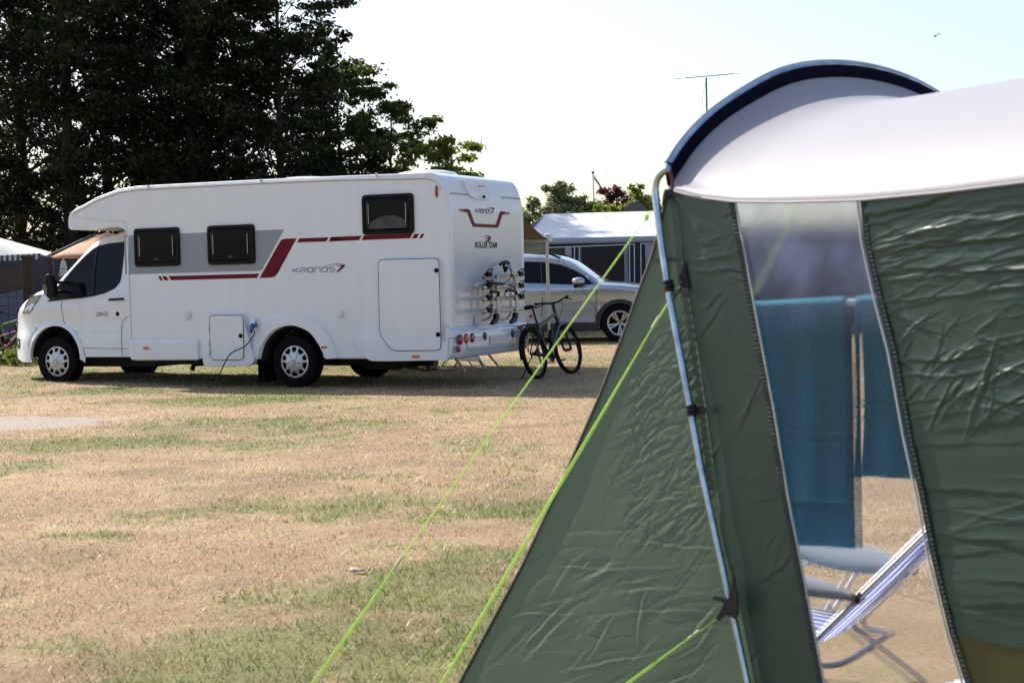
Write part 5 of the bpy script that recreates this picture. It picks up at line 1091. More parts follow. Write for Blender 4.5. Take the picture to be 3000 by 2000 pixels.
# wrinkles as real relief: many thin, nearly straight creases pulled through the cloth
def creases(s, h, rows, seed):
    'rows: (count, s0, s1, h0, h1, angle, spread, length, width, height)'
    r = np.random.default_rng(seed); D = np.zeros_like(s)
    for (n, s0, s1, h0, h1, an, sp, L, wd, am) in rows:
        for _ in range(n):
            c0, c1 = r.uniform(s0, s1), r.uniform(h0, h1); a = R(an + r.normal()*sp); l = L*r.uniform(.4,1.6); w = wd*r.uniform(.3,.85); A = am*r.uniform(.15,1.0)**1.3; cv = r.normal()*.10/L
            x = (s-c0)*math.cos(a)+(h-c1)*math.sin(a); y = -(s-c0)*math.sin(a)+(h-c1)*math.cos(a) + cv*x*x + .0022*np.sin(x*37+c0*90)+.0012*np.sin(x*90+c1*60)
            m_ = (np.abs(x) < l) & (np.abs(y) < w*9); xx, yy_ = x[m_], y[m_]; tp = (1-(xx/l)**2)**1.5
            if r.random() < .5: g = np.exp(-np.abs(yy_)/w)
            else: g = np.tanh(yy_/w*1.3)*np.exp(-np.abs(yy_)/(w*3.2))
            D[m_] += A*tp*g
    return D
def relief(s, h, kind):
    if kind == 'right':
        return creases(s, h, [(50,.7,1.7,1.33,1.58,5,4,.34,.0075,.0042),(110,.7,1.7,1.25,1.56,7,9,.14,.004,.0020),(60,.75,1.6,1.02,1.26,30,16,.13,.0045,.0042),(50,.75,1.6,1.02,1.28,-8,20,.15,.0045,.0032),(26,.78,1.15,1.0,1.22,58,16,.07,.0045,.0042),
            (50,.8,2.0,.45,1.05,5,4,.42,.011,.0024),(70,.8,2.0,.05,1.1,8,10,.14,.004,.0010)], 3) + (fbm(s*1.7, h*2.6, 9)-.5)*.022
    if kind == 'strip':
        return creases(s, h, [(22,.15,.6,.3,1.3,28,16,.10,.008,.0028),(16,.1,.35,1.3,1.56,10,25,.05,.004,.0030),(9,.12,.3,1.36,1.50,3,4,.10,.006,.0045),(26,.05,.6,.2,1.5,35,20,.08,.004,.0008)], 5) + (fbm(s*3, h*1.6, 25)-.5)*.014
    if kind == 'wing':
        sr_ = rE(.9); d = -sgn; W_ = abs(rE(.9)-lE(.9))
        f = lambda t: sr_ + d*t*W_
        a, b = sorted((f(0.0), f(.62))); a2, b2 = sorted((f(0), f(1.1))); a3, b3 = sorted((f(0), f(1.6)))
        up = 62 if sgn > 0 else 118
        return creases(s, h, [(170,a,b,.58,1.22,up+22,12,.08,.0040,.0026),(140,a,b,.58,1.25,25*sgn,16,.07,.0040,.0024),(130,a,b,.55,1.2,-30*sgn,18,.055,.0038,.0022),(34,a2,b2,.5,1.45,up,5,.30,.0035,.0012),(40,a2,b2,.9,1.5,up+30,30,.07,.003,.0008),
            (34,a3,b3,.20,.48,28*sgn,12,.13,.009,.0030),(44,a2,b2,.10,.5,40*sgn,18,.08,.005,.0024),(20,a3,b3,.3,.6,6*sgn,6,.28,.006,.0022)], 8) + (fbm(s*1.6, h*1.6, 34)-.5)*.02
    return 0*s
def cloth(name, sl, sr, top, bot, m, kind, ns=120, nh=260, off=0., P3=W3, parent=tent, amp=1.0):
    hs = np.linspace(0, 1, nh+1); V = []
    S2 = np.empty((nh+1, ns+1)); H2 = np.empty((nh+1, ns+1))
    for i, t in enumerate(hs):
        for j in range(ns+1):
            h0 = bot + (top(0)-bot)*t if callable(top) and False else None
            w = j/ns; hh = bot + (1.6-bot)*t; s_ = sl(hh)*(1-w) + sr(hh)*w; h_ = bot + (top(s_)-bot)*t; s_ = sl(h_)*(1-w)+sr(h_)*w
            S2[i,j] = s_; H2[i,j] = h_
    D = relief(S2.copy(), H2.copy(), kind)*amp; D = D*np.minimum(1, np.minimum(np.arange(ns+1)/4., (ns-np.arange(ns+1))/4.))[None,:]
    base = P3(0., 0., 0.); e1 = P3(1., 0., 0.)-base; e2 = P3(0., 1., 0.)-base; e3 = P3(0., 0., 1.)-base      # both planes are affine
    V = (base + S2[...,None]*e1 + H2[...,None]*e2 + (off+D)[...,None]*e3).reshape(-1, 3)
    I = np.arange((nh+1)*(ns+1)).reshape(nh+1, ns+1); Fc = np.stack([I[:-1,:-1].ravel(), I[:-1,1:].ravel(), I[1:,1:].ravel(), I[1:,:-1].ravel()], 1)
    return bigmesh(name, V, Fc, m, None, parent, True)
def edge(pts, ext=None):
    T = sorted([wl(*p)[::-1] for p in pts]); hs, ss = [t[0] for t in T], [t[1] for t in T]; k = (ss[1]-ss[0])/(hs[1]-hs[0])
    return lambda h: float(np.interp(h, hs, ss)) if h >= hs[0] else ss[0]+k*(h-hs[0])
eL = edge([(1967,553),(1990,610),(2003,700),(2003,751),(2019,852),(2064,1158),(2115,1488),(2160,1730),(2211,1994)])
wL = edge([(2152,586),(2181,745),(2209,898),(2268,1214),(2306,1450),(2413,2000)])
wR = edge([(2520,586),(2531,704),(2567,867),(2610,1031),(2654,1276),(2692,1450),(2727,1632),(2780,1850),(2827,2000)])
tp_ = lambda s: eave(s)
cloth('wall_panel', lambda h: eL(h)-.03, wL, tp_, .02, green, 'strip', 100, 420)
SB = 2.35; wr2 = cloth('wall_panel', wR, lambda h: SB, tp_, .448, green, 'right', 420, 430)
cloth('grass_lit_skirt', wR, lambda h: SB, lambda s: .470, .02, oliv, 'right', 60, 40, -.003)  # bottom band of the wall, coloured as if lit through from the grass
# window of clear vinyl, with bluish skylight haze painted into its upper part
vin = bpy.data.materials.new('clear_vinyl_window'); vin.use_nodes = True; N = vin.node_tree; N.nodes.remove(N.nodes['Principled BSDF']); out_ = N.nodes['Material Output']
tcn = N.nodes.new('ShaderNodeTexCoord'); nz = N.nodes.new('ShaderNodeTexNoise'); nz.inputs['Scale'].default_value = 9; nz.inputs['Detail'].default_value = 5; N.links.new(tcn.outputs['Object'], nz.inputs['Vector'])
bpv = N.nodes.new('ShaderNodeBump'); bpv.inputs['Strength'].default_value = .25; bpv.inputs['Distance'].default_value = .01; N.links.new(nz.outputs[0], bpv.inputs['Height'])
rf = N.nodes.new('ShaderNodeBsdfRefraction'); rf.inputs['IOR'].default_value = 1.03; rf.inputs['Roughness'].default_value = .2; rf.inputs['Color'].default_value = (.86,.92,1.0,1); N.links.new(bpv.outputs[0], rf.inputs['Normal'])
tr1 = N.nodes.new('ShaderNodeBsdfTransparent'); tr1.inputs[0].default_value = (.86,.92,1.0,1); m1 = N.nodes.new('ShaderNodeMixShader'); m1.inputs[0].default_value = .62; mrf = N.nodes.new('ShaderNodeMapRange'); mrf.inputs[1].default_value = 1.12; mrf.inputs[2].default_value = 1.32; mrf.inputs[3].default_value = .35; mrf.inputs[4].default_value = .95; N.links.new(mrf.outputs[0], m1.inputs[0]); N.links.new(tr1.outputs[0], m1.inputs[1]); N.links.new(rf.outputs[0], m1.inputs[2])
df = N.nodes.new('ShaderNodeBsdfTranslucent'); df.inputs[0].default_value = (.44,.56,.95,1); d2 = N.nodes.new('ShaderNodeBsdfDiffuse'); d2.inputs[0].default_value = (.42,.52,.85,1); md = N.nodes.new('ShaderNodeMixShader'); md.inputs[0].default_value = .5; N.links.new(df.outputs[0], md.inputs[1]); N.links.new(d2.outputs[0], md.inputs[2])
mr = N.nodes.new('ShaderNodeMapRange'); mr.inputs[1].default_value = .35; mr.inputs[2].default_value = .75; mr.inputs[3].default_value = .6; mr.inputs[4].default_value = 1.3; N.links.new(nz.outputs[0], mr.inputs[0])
sxy = N.nodes.new('ShaderNodeSeparateXYZ'); N.links.new(tcn.outputs['Object'], sxy.inputs[0]); mh2 = N.nodes.new('ShaderNodeMapRange'); mh2.interpolation_type = 'SMOOTHSTEP'; mh2.inputs[1].default_value = 1.18; mh2.inputs[2].default_value = 1.42; mh2.inputs[3].default_value = .012; mh2.inputs[4].default_value = .42; N.links.new(sxy.outputs[2], mh2.inputs[0])  # painted haze: grows with height up the pane
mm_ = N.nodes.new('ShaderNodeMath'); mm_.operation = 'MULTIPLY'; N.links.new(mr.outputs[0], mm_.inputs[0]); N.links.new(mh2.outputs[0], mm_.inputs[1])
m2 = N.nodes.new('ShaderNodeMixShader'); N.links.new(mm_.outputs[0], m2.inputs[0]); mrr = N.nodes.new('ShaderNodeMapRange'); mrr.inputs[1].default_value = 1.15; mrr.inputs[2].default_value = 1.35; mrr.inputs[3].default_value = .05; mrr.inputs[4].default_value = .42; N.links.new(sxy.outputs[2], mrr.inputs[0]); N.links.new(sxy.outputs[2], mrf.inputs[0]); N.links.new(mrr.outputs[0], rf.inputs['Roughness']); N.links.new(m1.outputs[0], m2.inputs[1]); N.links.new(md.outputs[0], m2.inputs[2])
gs = N.nodes.new('ShaderNodeBsdfGlossy'); gs.inputs['Roughness'].default_value = .12; N.links.new(bpv.outputs[0], gs.inputs['Normal']); m3 = N.nodes.new('ShaderNodeMixShader'); m3.inputs[0].default_value = .025; N.links.new(m2.outputs[0], m3.inputs[1]); N.links.new(gs.outputs[0], m3.inputs[2]); N.links.new(m3.outputs[0], out_.inputs[0])
wdo = cloth('window', wL, wR, lambda s: eave(s)-.002, .06, vin, 'none', 14, 40, -.004)
hem = mat('window_hem', (.40,.42,.42), .5, bump=(90,.5,.003)); stitch = mat('dark_stitching', (.02,.035,.035), .8)
for f, sg in ((wL, 1), (wR, -1)):
    q = MB(); q.tube([W3(f(h)+.006*sg, h, .004) for h in np.linspace(.05, eave(f(1.58))-.004, 60)], .0032, 6); q.build('window_edge', hem, wdo)
    q = MB(); P = [[tuple(W3(f(h)-sg*(.003+w), h, .004+.0014*math.sin(i*1.9)*(1 if w else .3))) for w in (0,.008,.017)] for i, h in enumerate(np.linspace(.05, eave(f(1.58))-.006, 420))]; q.grid(P); q.build('window_binding', stitch, wdo)
# bottom of the window: sill strip
# pale roof, drooping between the hoops; the front hoop stands up as a brim
ha = [(-.0,1.70),(.03,1.735),(.086,1.785),(.15,1.832),(.219,1.877),(.32,1.93),(.436,1.98),(.52,2.017),(.613,2.047),(.70,2.066),(.788,2.078),(.87,2.085),(.95,2.087)]
WT = 1.90
def hoop_h(a): a = min(a, WT-a); return float(np.interp(a, [p[0] for p in ha], [p[1] for p in ha]))
th_ = np.linspace(0, 1, 61); aa = WT*.5*(1-np.cos(PI*th_)); aa = (aa*.55 + WT*th_*.45)
HN = np.array([(hoop_h(a)-1.70)/.387 for a in aa])
HN = np.convolve(np.pad(HN, 2, 'edge'), np.ones(5)/5, 'valid'); HN[0] = HN[-1] = 0
def hoopP(a, h): return AA*a + Lv*(h-E0[2]) + np.array([0,0,E0[2]])
hp_ = [hoopP(a, 1.70+.387*n_) for a, n_ in zip(aa, HN)]; hp_ = [hoopP(0, 1.655)] + hp_ + [hoopP(WT, 1.655)]
cen = hoopP(WT/2, 1.45)
def inward(p, d): v = cen-p; v = v/np.linalg.norm(v); return p + v*d
bw_ = .050
q = MB(); n_h = len(hp_); P = []
for i, p in enumerate(hp_):
    k = 1 if 0 < i < n_h-1 else .55; pk = .0012*math.sin(i*3.1)
    P.append([tuple(inward(p, bw_*k)+TT*.006), tuple(inward(p, .02*k)+TT*(.013+pk)), tuple(p+TT*.006), tuple(inward(p, -.008)), tuple(p-TT*.008), tuple(inward(p, .02*k)-TT*.012), tuple(inward(p, bw_*k)-TT*.004)])
q.grid(P); q.build('hoop_sleeve', band, tent, ang=70)
q = MB(); q.tube([tuple(inward(p, -.012)-TT*.004) for p in hp_[2:-2]], .004, 6); q.build('sleeve_highlight', M['seal'], tent)  # pale tube standing for the highlight along the sleeve's outer rim
hrS = lambda s: float(np.interp(s, [0,.05,.10,.16,.22,.30,.42,.6,.9,1.3,1.8,2.4], RIDGE))
RIDGE = [2.030,1.997,1.970,1.950,1.940,1.937,1.940,1.947,1.960,1.978,1.995,2.01]
ss_ = [0,.012,.03,.05,.07,.09,.11,.13,.15,.17,.19,.22,.25,.28,.32,.37,.43,.5,.6,.7,.85,1.0,1.15,1.3,1.5,1.7,1.95,2.2,2.4]
P = []
for s in ss_:
    row = []; k = math.exp(-(s/.25)**1.5)
    for a, hn in zip(aa, HN):
        he = eave(s); hr = hrS(s); full = math.sin(PI*min(1, max(0, a/WT)))**.62; n2 = hn*k + full*(1-k)
        h = he + (hr-he)*n2
        p = AA*a + TT*(s - .22*(h-E0[2])*max(0, 1-s/1.2)) + np.array([0,0,h])
        if s < .02: p = inward(hoopP(a, 1.70+.387*hn), bw_*.9)+TT*.004
        row.append(tuple(p))
    e_ = row[0]; w3 = W3(s, eave(s), .004)
    row = [tuple(W3(s, eave(s)-.006, .007)), tuple(W3(s-.0, eave(s)+.012, .006))] + row[1:-1] + [tuple(AA*WT+TT*s+np.array([0,0,eave(s)]))]
    P.append(row)
V = np.array(P); nr, ncn = V.shape[:2]; V = V.reshape(-1,3); I = np.arange(nr*ncn).reshape(nr, ncn)
ro = bigmesh('roof', V, np.stack([I[:-1,:-1].ravel(), I[:-1,1:].ravel(), I[1:,1:].ravel(), I[1:,:-1].ravel()], 1), roofm, None, tent, True)
ro_ = 0; sb = ro.modifiers.new('sub', 'SUBSURF'); sb.levels = 1; sb.render_levels = 1
q = MB(); q.tube([tuple(W3(s, eave(s)-.004, .010)) for s in np.linspace(0, 2.35, 60)], .0035, 6); q.build('eave_seam', roofm, tent)
# far wall and back
q = MB(); q.grid([[tuple(AA*WT+TT*s+np.array([0,0,h*eave(s)])) for s in np.linspace(0,2.35,12)] for h in np.linspace(0.01,1,8)]); q.build('far_wall', green, tent)
bk_ = [tuple(AA*a+TT*2.36+np.array([0,0,1.6+.38*math.sin(PI*a/WT)**.62])) for a in np.linspace(0,WT,20)]; q = MB(); q.add([tuple(TT*2.36)]+bk_+[tuple(AA*WT+TT*2.36)], [tuple(range(22))]); q.build('back_wall', green, tent)
# steel front pole, standing clear of the cloth
PO = .035
def pole3(u, v): p = on_plane(u, v, E0-AA*PO, AA); return toT(p)
stm = mat('galvanised_steel', (.46,.54,.66), .22, metal=1.0, noise=(22,.30), bump=(60,.15,.002))
q = MB(); pp_ = [pole3(*p) for p in ((1958,492),(1945,500),(1930,516),(1922,535),(1920,560),(1926,620),(1945,760),(1967,900),(2010,1130),(2053,1370))]; q.tube(cr(pp_, 5), .0118, 16); q.build('pole', stm, tent)
q = MB(); a_, b_ = np.array(pole3(2051,1360)), np.array(pole3(2196,2030)); d_ = (b_-a_); bb = a_ + d_*((a_[2]-.0)/(a_[2]-b_[2])); q.tube([tuple(a_), tuple(a_+(bb-a_)*.33), tuple(a_+(bb-a_)*.66), tuple(bb)], .0108, 16)
q.build('lower_pole', stm, tent); q = MB(); q.lathe([(.0125,-.008),(.0125,.008)], tuple(a_), tuple(d_), 16); q.build('pole_joint', stm, tent)
q = MB(); q.tube([tuple(p) for p in hp_[2:]]+[tuple(AA*WT+TT*.1)], .0095, 8); q.build('hoop_pole', stm, tent)
# ties round the pole
def tie(pts, name='pole_tie', m=None, th=.006, off=.05):
    a = [on_plane(p[0], p[1], E0-AA*off, AA)-TO for p in pts]; n = len(a); q = MB(); q.add([tuple(x) for x in a]+[tuple(x+AA*th) for x in a], [tuple(range(n)), tuple(range(n, 2*n))[::-1]]+[(i, (i+1) % n, n+(i+1) % n, n+i) for i in range(n)]); return q.build(name, m or M['web'], tent, bevel=.002)
def wrap(u, v, hgt=.03, r=.0165):
    c_ = np.array(pole3(u, v)); ax_ = np.array(pole3(u+4, v+22))-c_; ax_ /= np.linalg.norm(ax_); q = MB()
    for k in range(3): q.lathe([(.0118,-hgt*.17),(r,-hgt*.12),(r+.001*(k % 2),hgt*.12),(.0118,hgt*.17)], tuple(c_+ax_*hgt*.33*(k-1)), tuple(ax_), 16)
    return q.build('pole_tie', M['web'], tent)
wrap(1959,838,.036); wrap(2027,1202,.034)
q = tie([(1985,822),(1998,790),(2003,756),(2008,790),(2019,850),(2005,842),(1985,838)], 'web_triangle', None, .004, .012)
tie([(2035,1193),(2062,1190),(2070,1210),(2052,1208),(2035,1212)], 'web_tab', None, .004, .03)
tie([(1945,557),(1968,551),(1975,545),(1966,575),(1950,580),(1938,608),(1941,572)], 'web_tab', None, .004, .02)
tie([(1976,846),(1996,838),(1990,856),(1978,866),(1972,880),(1970,860)], 'web_tab', None, .006, .055)
tie([(2095,1812),(2112,1785),(2120,1765),(2090,1757),(2088,1745),(2112,1750),(2130,1758),(2148,1680),(2158,1740),(2163,1800),(2150,1812),(2125,1800),(2105,1818)], 'web_triangle', None, .006, .055)
tie([(1957,478),(1966,500),(1974,530),(1972,556),(1964,548),(1960,520),(1950,500)], 'web_tab', M['redweb'], .004, .03)
# side wing running out from the pole to its peg
WB0 = np.array(at_z(1318, 2064)); wdir = WB0-np.array([E0[0], E0[1], 0])
pdir = np.array([TT[0]*.22, TT[1]*.22, -1.]); nw_ = np.cross(WB0-E0, pdir); nw_ /= np.linalg.norm(nw_); nw_ = nw_ if nw_[1] < 0 else -nw_
WE = E0 - nw_*(-.004)
wh = np.array([nw_[1], -nw_[0], 0]); wh /= np.linalg.norm(wh)
def wg(u, v): p = on_plane(u, v, WE, nw_); return p-TO
def wedge_(pts):
    T = sorted([(wg(*p)[2], float(wg(*p)@wh)) for p in pts]); hs, ss = [t[0] for t in T], [t[1] for t in T]; k = (ss[1]-ss[0])/(hs[1]-hs[0])
    return lambda h: float(np.interp(h, hs, ss)) if h >= hs[0] else ss[0]+k*(h-hs[0])
nh2 = np.array([nw_[0], nw_[1]]); 
def WG3(s, h, off=0.):
    # point in the wing plane with horizontal coordinate s and height h, lifted by off towards us
    base = wh*s; o_ = WE-TO; c0 = float(np.dot(nw_, o_)); hn_ = np.array([nw_[0], nw_[1], 0]); hn_l = float(np.dot(hn_, hn_)); k = (c0 - float(np.dot(nw_, base)) - nw_[2]*h)/hn_l
    return base + hn_*k + np.array([0,0,h]) + nw_*off
lE = wedge_([(1962,548),(1950,593),(1924,705),(1903,775),(1872,853),(1840,946),(1760,1154),(1645,1416),(1530,1658),(1352,1990)]); rE = wedge_([(1967,553),(1988,610),(2001,700),(2001,751),(2006,800),(2016,852),(2030,930),(2062,1158),(2082,1300),(2098,1420),(2112,1490),(2108,1530),(2120,1600),(2160,1740),(2211,1994)])
sgn = 1 if rE(1.0) > lE(1.0) else -1
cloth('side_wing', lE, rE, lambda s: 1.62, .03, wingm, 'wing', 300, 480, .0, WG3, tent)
q = MB(); q.tube([tuple(WG3(lE(h), h, .0)) for h in np.linspace(.02, 1.635, 40)], .006, 8); q.build('wing_piping', mat('wing_piping', (.05,.035,.04), .6), tent)
q = MB(); P = [[tuple(WG3(rE(h)-sgn*w, h, .004+.0025*math.sin(i*1.7))) for w in (0,.012,.024)] for i, h in enumerate(np.linspace(.75, 1.60, 120))]; q.grid(P); q.build('wing_hem', fabric('hem_nylon', (.12,.15,.11), .3, .45, .5, (.5,.01,(1,1,1))), tent)
q = MB(); P = [[tuple(WG3(lE(h)*(1-w)+rE(h)*w, h, .003)) for w in np.linspace(.02,.98,20)] for h in (1.425,1.432,1.438)]; q.grid(P); q.build('wing_seam', wingm, tent)

# ------------------------------------------------------------------ guy lines of the near tent
def guy(p0, p1, label, r=.0023, adj=None, dbl=None):
    p0, p1 = Vector(p0), Vector(p1); e = empty('guy_line', p0); tag(e, label, 'rope', 'neon green guy lines of the near tent'); q = MB(); L = p1-p0
    if adj: 
        m_ = L*adj; q.tube([(0,0,0), m_*.5+Vector((0,0,-.003)), m_], r, 6); q.tube([m_, L], r, 6); n_ = L.cross(Vector((0,1,0))).normalized()*.006; q.tube([m_, m_.lerp(L, .3)+n_, m_.lerp(L, .9)+n_, L], r, 6)
    else: q.tube([(0,0,0), L], r, 6)
    q.build('cord', M['cord'], e)
    if adj: k = MB(); k.tube([m_-L.normalized()*.02, m_+L.normalized()*.02], .005, 8); k.build('tensioner', mat('tensioner', (.45,.62,.30), .4), e)
    k = MB(); k.tube([L+Vector((0,0,.04)), L+Vector((.02,0,-.06))], .004, 6); k.build('peg', M['alu'], e); 
    if dbl: k = MB(); k.ball(tuple(L*dbl), (.008,.008,.012), 8, 6); k.build('knot', M['cord'], e)
    return e
g1a = on_plane(1908, 618, E0-AA*PO, AA)
def hit(p0, u, v):
    'a peg on the grass, reached from p0 through the sight line of (u,v)'
    return at_z(u, v)
guy(g1a, at_z(862, 2070), 'neon green guy line from the top of the steel pole, the leftmost on the grass', adj=.69, dbl=.012)
g2a = on_plane(1968, 866, E0-AA*PO, AA); guy(g2a, at_z(1246, 2075), 'neon green guy line from the upper black strap of the steel pole', adj=.06)
g3a = on_plane(2100, 1810, E0-AA*.05, AA); p3 = on_plane(1835, 2000, g3a+np.array([0,-.15,0]), np.array([0,1,0])); d3 = p3-g3a; g3e = g3a+d3*(g3a[2]/-d3[2]) if d3[2] < 0 else at_z(1500, 2250)
guy(g3a, g3e, 'neon green guy line from the lowest black strap of the steel pole', adj=.1)
g4a = hoopP(WT, 1.75)+TO; g4 = at_y(2420, 520, 6.6); guy(at_y(2440, 480, 6.35), at_z(1900, 1560), 'neon green guy line seen blurred through the clear window', r=.004)

# ------------------------------------------------------------------ rail with towels, beach chair
ra_, rb_ = Vector(at_y(2090, 906, 5.66)), Vector(at_y(2880, 866, 5.20)); rl_ = empty('drying_rail', ra_*1); rl_.location.z = 0; tag(rl_, 'white rail behind the clear tent window, carrying the blue towels', 'clothes rail')
q = MB(); o0 = Vector((ra_.x, ra_.y, 0)); q.tube([ra_-o0, rb_-o0], .011, 10); q.build('rail', M['white'], rl_)
for p in (ra_+(rb_-ra_)*.03, rb_): q = MB(); q.tube([p-o0, Vector((p.x, p.y, 0))-o0], .012, 10); q.box((p.x-o0.x, p.y-o0.y, .012), (.08,.5,.024)); q.build('leg', M['white'], rl_)
tow = bpy.data.materials.new('towel'); tow.use_nodes = True; N = tow.node_tree; b = N.nodes['Principled BSDF']; b.inputs['Roughness'].default_value = .95; b.inputs['Base Color'].default_value = (.008,.145,.225,1); b.inputs['Sheen Weight'].default_value = .8; b.inputs['Sheen Tint'].default_value = (.2,.75,.85,1)
tcn = N.nodes.new('ShaderNodeTexCoord'); nz = N.nodes.new('ShaderNodeTexNoise'); nz.inputs['Scale'].default_value = 110; nz.inputs['Detail'].default_value = 8; N.links.new(tcn.outputs['Object'], nz.inputs['Vector']); bpv = N.nodes.new('ShaderNodeBump'); bpv.inputs['Strength'].default_value = 1.0; bpv.inputs['Distance'].default_value = .012; N.links.new(nz.outputs[0], bpv.inputs['Height']); N.links.new(bpv.outputs[0], b.inputs['Normal'])
dirr = (rb_-ra_).normalized(); nrmT = Vector((dirr.y, -dirr.x, 0)).normalized()
if nrmT.y > 0: nrmT = -nrmT
def towel(u0, u1, vf, vb, label, seed):
    def onr(u):
        lo_, hi_ = 0., 1.
        for _ in range(40):
            m_ = (lo_+hi_)/2; p = ra_.lerp(rb_, m_); q_ = CM @ (np.array(p)-CP); uu = 1500+F*q_[0]/q_[2]
            if uu < u: lo_ = m_
            else: hi_ = m_
        return (lo_+hi_)/2
    t0, t1 = onr(u0), onr(u1); pm = ra_.lerp(rb_, (t0+t1)/2); um = (u0+u1)/2; zf = at_y(um, vf, pm.y-.02)[2]; zb = at_y(um, vb, pm.y+.02)[2]; P = []; n = 36
    e = None
    for j in range(n+1):
        c_ = ra_.lerp(rb_, t0+(t1-t0)*j/n); row = []; w = math.sin(j*.55+seed)*.006+math.sin(j*.21+seed*2)*.008
        for k in range(25): f = k/24; z = zf+(c_.z+.0-zf)*f; row.append(tuple(c_+nrmT*(.016+w*(1-f)+.008*(1-f))+Vector((0,0,z-c_.z))-dirr*.01*math.sin(f*5+seed)*(1-f)))
        for a in (.25,.5,.75): row.append(tuple(c_+nrmT*.016*math.cos(PI*a)+Vector((0,0,.016*math.sin(PI*a)))))
        for k in range(24,-1,-1): f = k/24; z = zb+(c_.z-zb)*f; row.append(tuple(c_-nrmT*(.016+w*.6*(1-f)+.004)+dirr*.014*(1-f)*0+dirr*.012+Vector((0,0,z-c_.z))))
        P.append(row)
    q = MB(); q.grid(P); o = q.build('towel', tow, None, ang=80, solid=.007, fix=False); tag(o, label, 'towel', 'blue bath towels on the rail')
    for zz in (.19, .225):
        q = MB(); q.grid([[tuple(ra_.lerp(rb_, t0+(t1-t0)*j/n)+nrmT*(.027+math.sin(j*.55+seed)*.006*.8+math.sin(j*.21+seed*2)*.008*.8)+Vector((0,0,zf+zz+dz-ra_.lerp(rb_, t0+(t1-t0)*j/n).z))) for j in range(n+1)] for dz in (0,.006)]); b_ = q.build('woven_band', mat('towel_band', (.02,.20,.29), .7), o, solid=.002)
    return o
towel(2180, 2499, 1465, 1595, 'wide blue bath towel on the rail, the longer one left of the gap', 1.)
towel(2530, 2830, 1400, 1330, 'shorter blue bath towel on the rail, right of the gap beside the green wall', 2.)
def beach_chair():
    J = Vector((1.055,5.08,.375)); Wd = Vector((.30,.5,0)).normalized()*.54; Fd = Vector((-.93,.36,0)).normalized(); Z = Vector((0,0,1))
    o = Vector((J.x, J.y, 0)); e = empty('beach_chair', o); tag(e, 'reclining beach chair with blue and white stripes and grey armrests behind the clear window', 'chair')
    fab = bpy.data.materials.new('striped_canvas'); fab.use_nodes = True; N = fab.node_tree; b = N.nodes['Principled BSDF']; b.inputs['Roughness'].default_value = .7
    at_ = N.nodes.new('ShaderNodeAttribute'); at_.attribute_name = 'Col'; N.links.new(at_.outputs['Color'], b.inputs['Base Color']); tb_ = N.nodes.new('ShaderNodeBsdfTranslucent'); N.links.new(at_.outputs['Color'], tb_.inputs[0]); mx = N.nodes.new('ShaderNodeMixShader'); mx.inputs[0].default_value = .45; N.links.new(b.outputs[0], mx.inputs[1]); N.links.new(tb_.outputs[0], mx.inputs[2]); N.links.new(mx.outputs[0], N.nodes['Material Output'].inputs[0])
    rec = (-Fd*.70+Z*.71).normalized(); hin = J-rec*.24; top = hin+rec*.92; sf = hin+Fd*.44+Z*.05
    def sheet(name, a, b_, sag):
        n = 60; V, Cc = [], []
        for i in range(9):
            for j in range(n+1):
                w = j/n; p = a.lerp(b_, i/8)+Wd*w + (a-b_).cross(Wd).normalized()*sag*math.sin(PI*w)*math.sin(PI*(.15+.7*i/8)); V.append(tuple(p-o)); k = (w*9) % 1.0; Cc.append((.035,.09,.50) if k < .38 else (.68,.68,.76))
        I = np.arange(9*(n+1)).reshape(9, n+1); return bigmesh(name, np.array(V), np.stack([I[:-1,:-1].ravel(), I[:-1,1:].ravel(), I[1:,1:].ravel(), I[1:,:-1].ravel()], 1), fab, np.array(Cc), e, True)
    sheet('backrest', hin+rec*.02, top, .03); sheet('seat', hin, sf, .012)
    tm = mat('white_tube', (.55,.54,.55), .35, metal=.2); arm = mat('grey_armrest', (.36,.38,.42), .45)
    q = MB()
    for w in (0, 1): q.tube([hin+Wd*w-o-rec*.02, top+Wd*w-o], .011, 8)
    q.tube([top-o, top+Wd-o], .011, 8); q.build('back_frame', tm, e)
    q = MB(); q.tube([hin-o, sf-o, sf+Wd-o, hin+Wd-o], .011, 8); q.build('seat_frame', tm, e)
    for w in (0, 1):
        P = []; 
        for i in range(11):
            t = i/10; hw = (.016+.055*math.sin(PI*min(1, t*1.02))**.8); hw *= (.62 if w == 0 else 1); c_ = J+Wd*w+Fd*(.46*t)+Z*(.075*t**.8); P.append([tuple(c_-o+(Wd.normalized()*.80+Z*.60)*hw*math.cos(a)+(Z*.80-Wd.normalized()*.60)*.014*math.sin(a)) for a in [2*PI*k/10 for k in range(10)]])
        q = MB(); q.grid(P, True); q.add(P[0], [tuple(range(10))]); q.add(P[-1], [tuple(range(10))]); q.build('armrest', arm, e)
        q = MB(); q.tube([J+Wd*w+Fd*.30+Z*.04-o, hin+Wd*w+Fd*.40+Z*.06-o], .009, 6); q.tube([J+Wd*w+Fd*.16+Z*.03-o, hin+Wd*w+Fd*.10+Z*.02-o], .009, 6); q.build('arm_strut', tm, e)
        q = MB(); q.ball(J+Wd*w-o, .020, 8, 6); q.build('joint', M['black'], e)
        q = MB(); q.tube([hin+Wd*w+Fd*.12-o+Z*.03, hin+Wd*w-Fd*.20-o+Z*(-hin.z)], .011, 8); q.build('leg', tm, e); q = MB(); q.tube([hin+Wd*w+Fd*.05-o, hin+Wd*w+Fd*.42-o+Z*(-hin.z)], .011, 8); q.build('leg', tm, e)
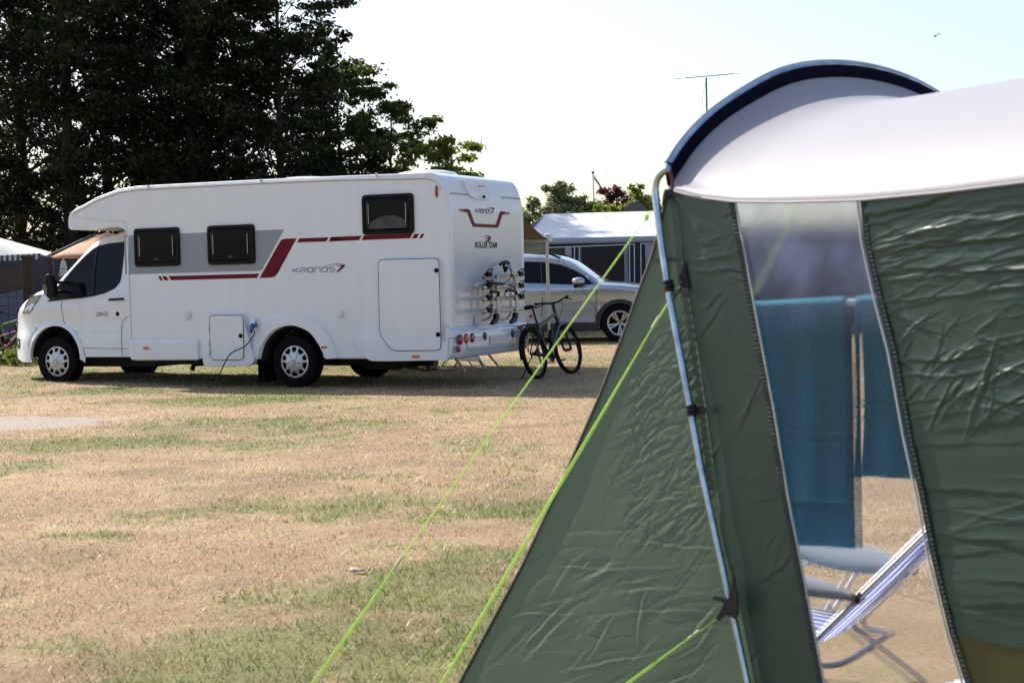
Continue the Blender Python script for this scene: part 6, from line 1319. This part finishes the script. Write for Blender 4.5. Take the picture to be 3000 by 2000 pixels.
    q = MB(); lo_ = hin-Fd*.01-Z*.035; q.tube(cr([hin-o, lo_-o, lo_-Fd*.09-Z*.01+Wd*.08-o, lo_-Fd*.15+Z*.03+Wd*.5-o, lo_-Fd*.10+Wd*.9-o, lo_+Wd-o, hin+Wd-o], 3), .010, 8); q.build('rear_stay', tm, e)
beach_chair()
# litter on the grass
p = at_z(1040, 1684); q = MB(); r_ = random.Random(3)
P = [[(x*.026+r_.uniform(-.006,.006), y*.022+r_.uniform(-.004,.004), .012+r_.uniform(0,.02)) for x in range(-1,3)] for y in range(-1,2)]; q.grid(P); o = q.build('paper_scrap', mat('paper', (.34,.26,.24), .8), None, solid=.001); o.location = (p[0], p[1], float(gh(p[0], p[1]))+.004); tag(o, 'crumpled pinkish white scrap of paper lying on the grass', 'litter')

# pieces that are separate things to the eye become separate parts
def split_loose(o):
    me = o.data; bm = bmesh.new(); bm.from_mesh(me); bm.verts.ensure_lookup_table(); seen = [-1]*len(bm.verts); g = 0
    for v in bm.verts:
        if seen[v.index] >= 0: continue
        st = [v]; seen[v.index] = g
        while st:
            a = st.pop()
            for e in a.link_edges:
                b = e.other_vert(a)
                if seen[b.index] < 0: seen[b.index] = g; st.append(b)
        g += 1
    bm.free()
    if g < 2 or g > 16: return
    base = o.name.split('.')[0]; new = []
    for k in range(g):
        bm = bmesh.new(); bm.from_mesh(me); bm.verts.ensure_lookup_table(); bmesh.ops.delete(bm, geom=[v for v in bm.verts if seen[v.index] != k], context='VERTS')
        m2_ = me.copy(); bm.to_mesh(m2_); bm.free(); m2_.name = base
        if k == 0: first = m2_
        else:
            c = o.copy(); c.data = m2_; c.name = base; COL.objects.link(c)
    o.data = first
SPLIT = {'wall_bracket','hinge','gutter_joint','wheel_housing','front_skirt','roof_rail','red_stripe','grey_band','glass_trim','tail_gutter','wiper','grip','brake_lever','mirror_arm','arm_strut','foot_bar','wheel_arch_cladding','piping','flowers','shorts','red_emblem_line','sandal'}
for o in list(COL.objects):
    if o.type == 'MESH' and o.name.split('.')[0] in SPLIT: split_loose(o)
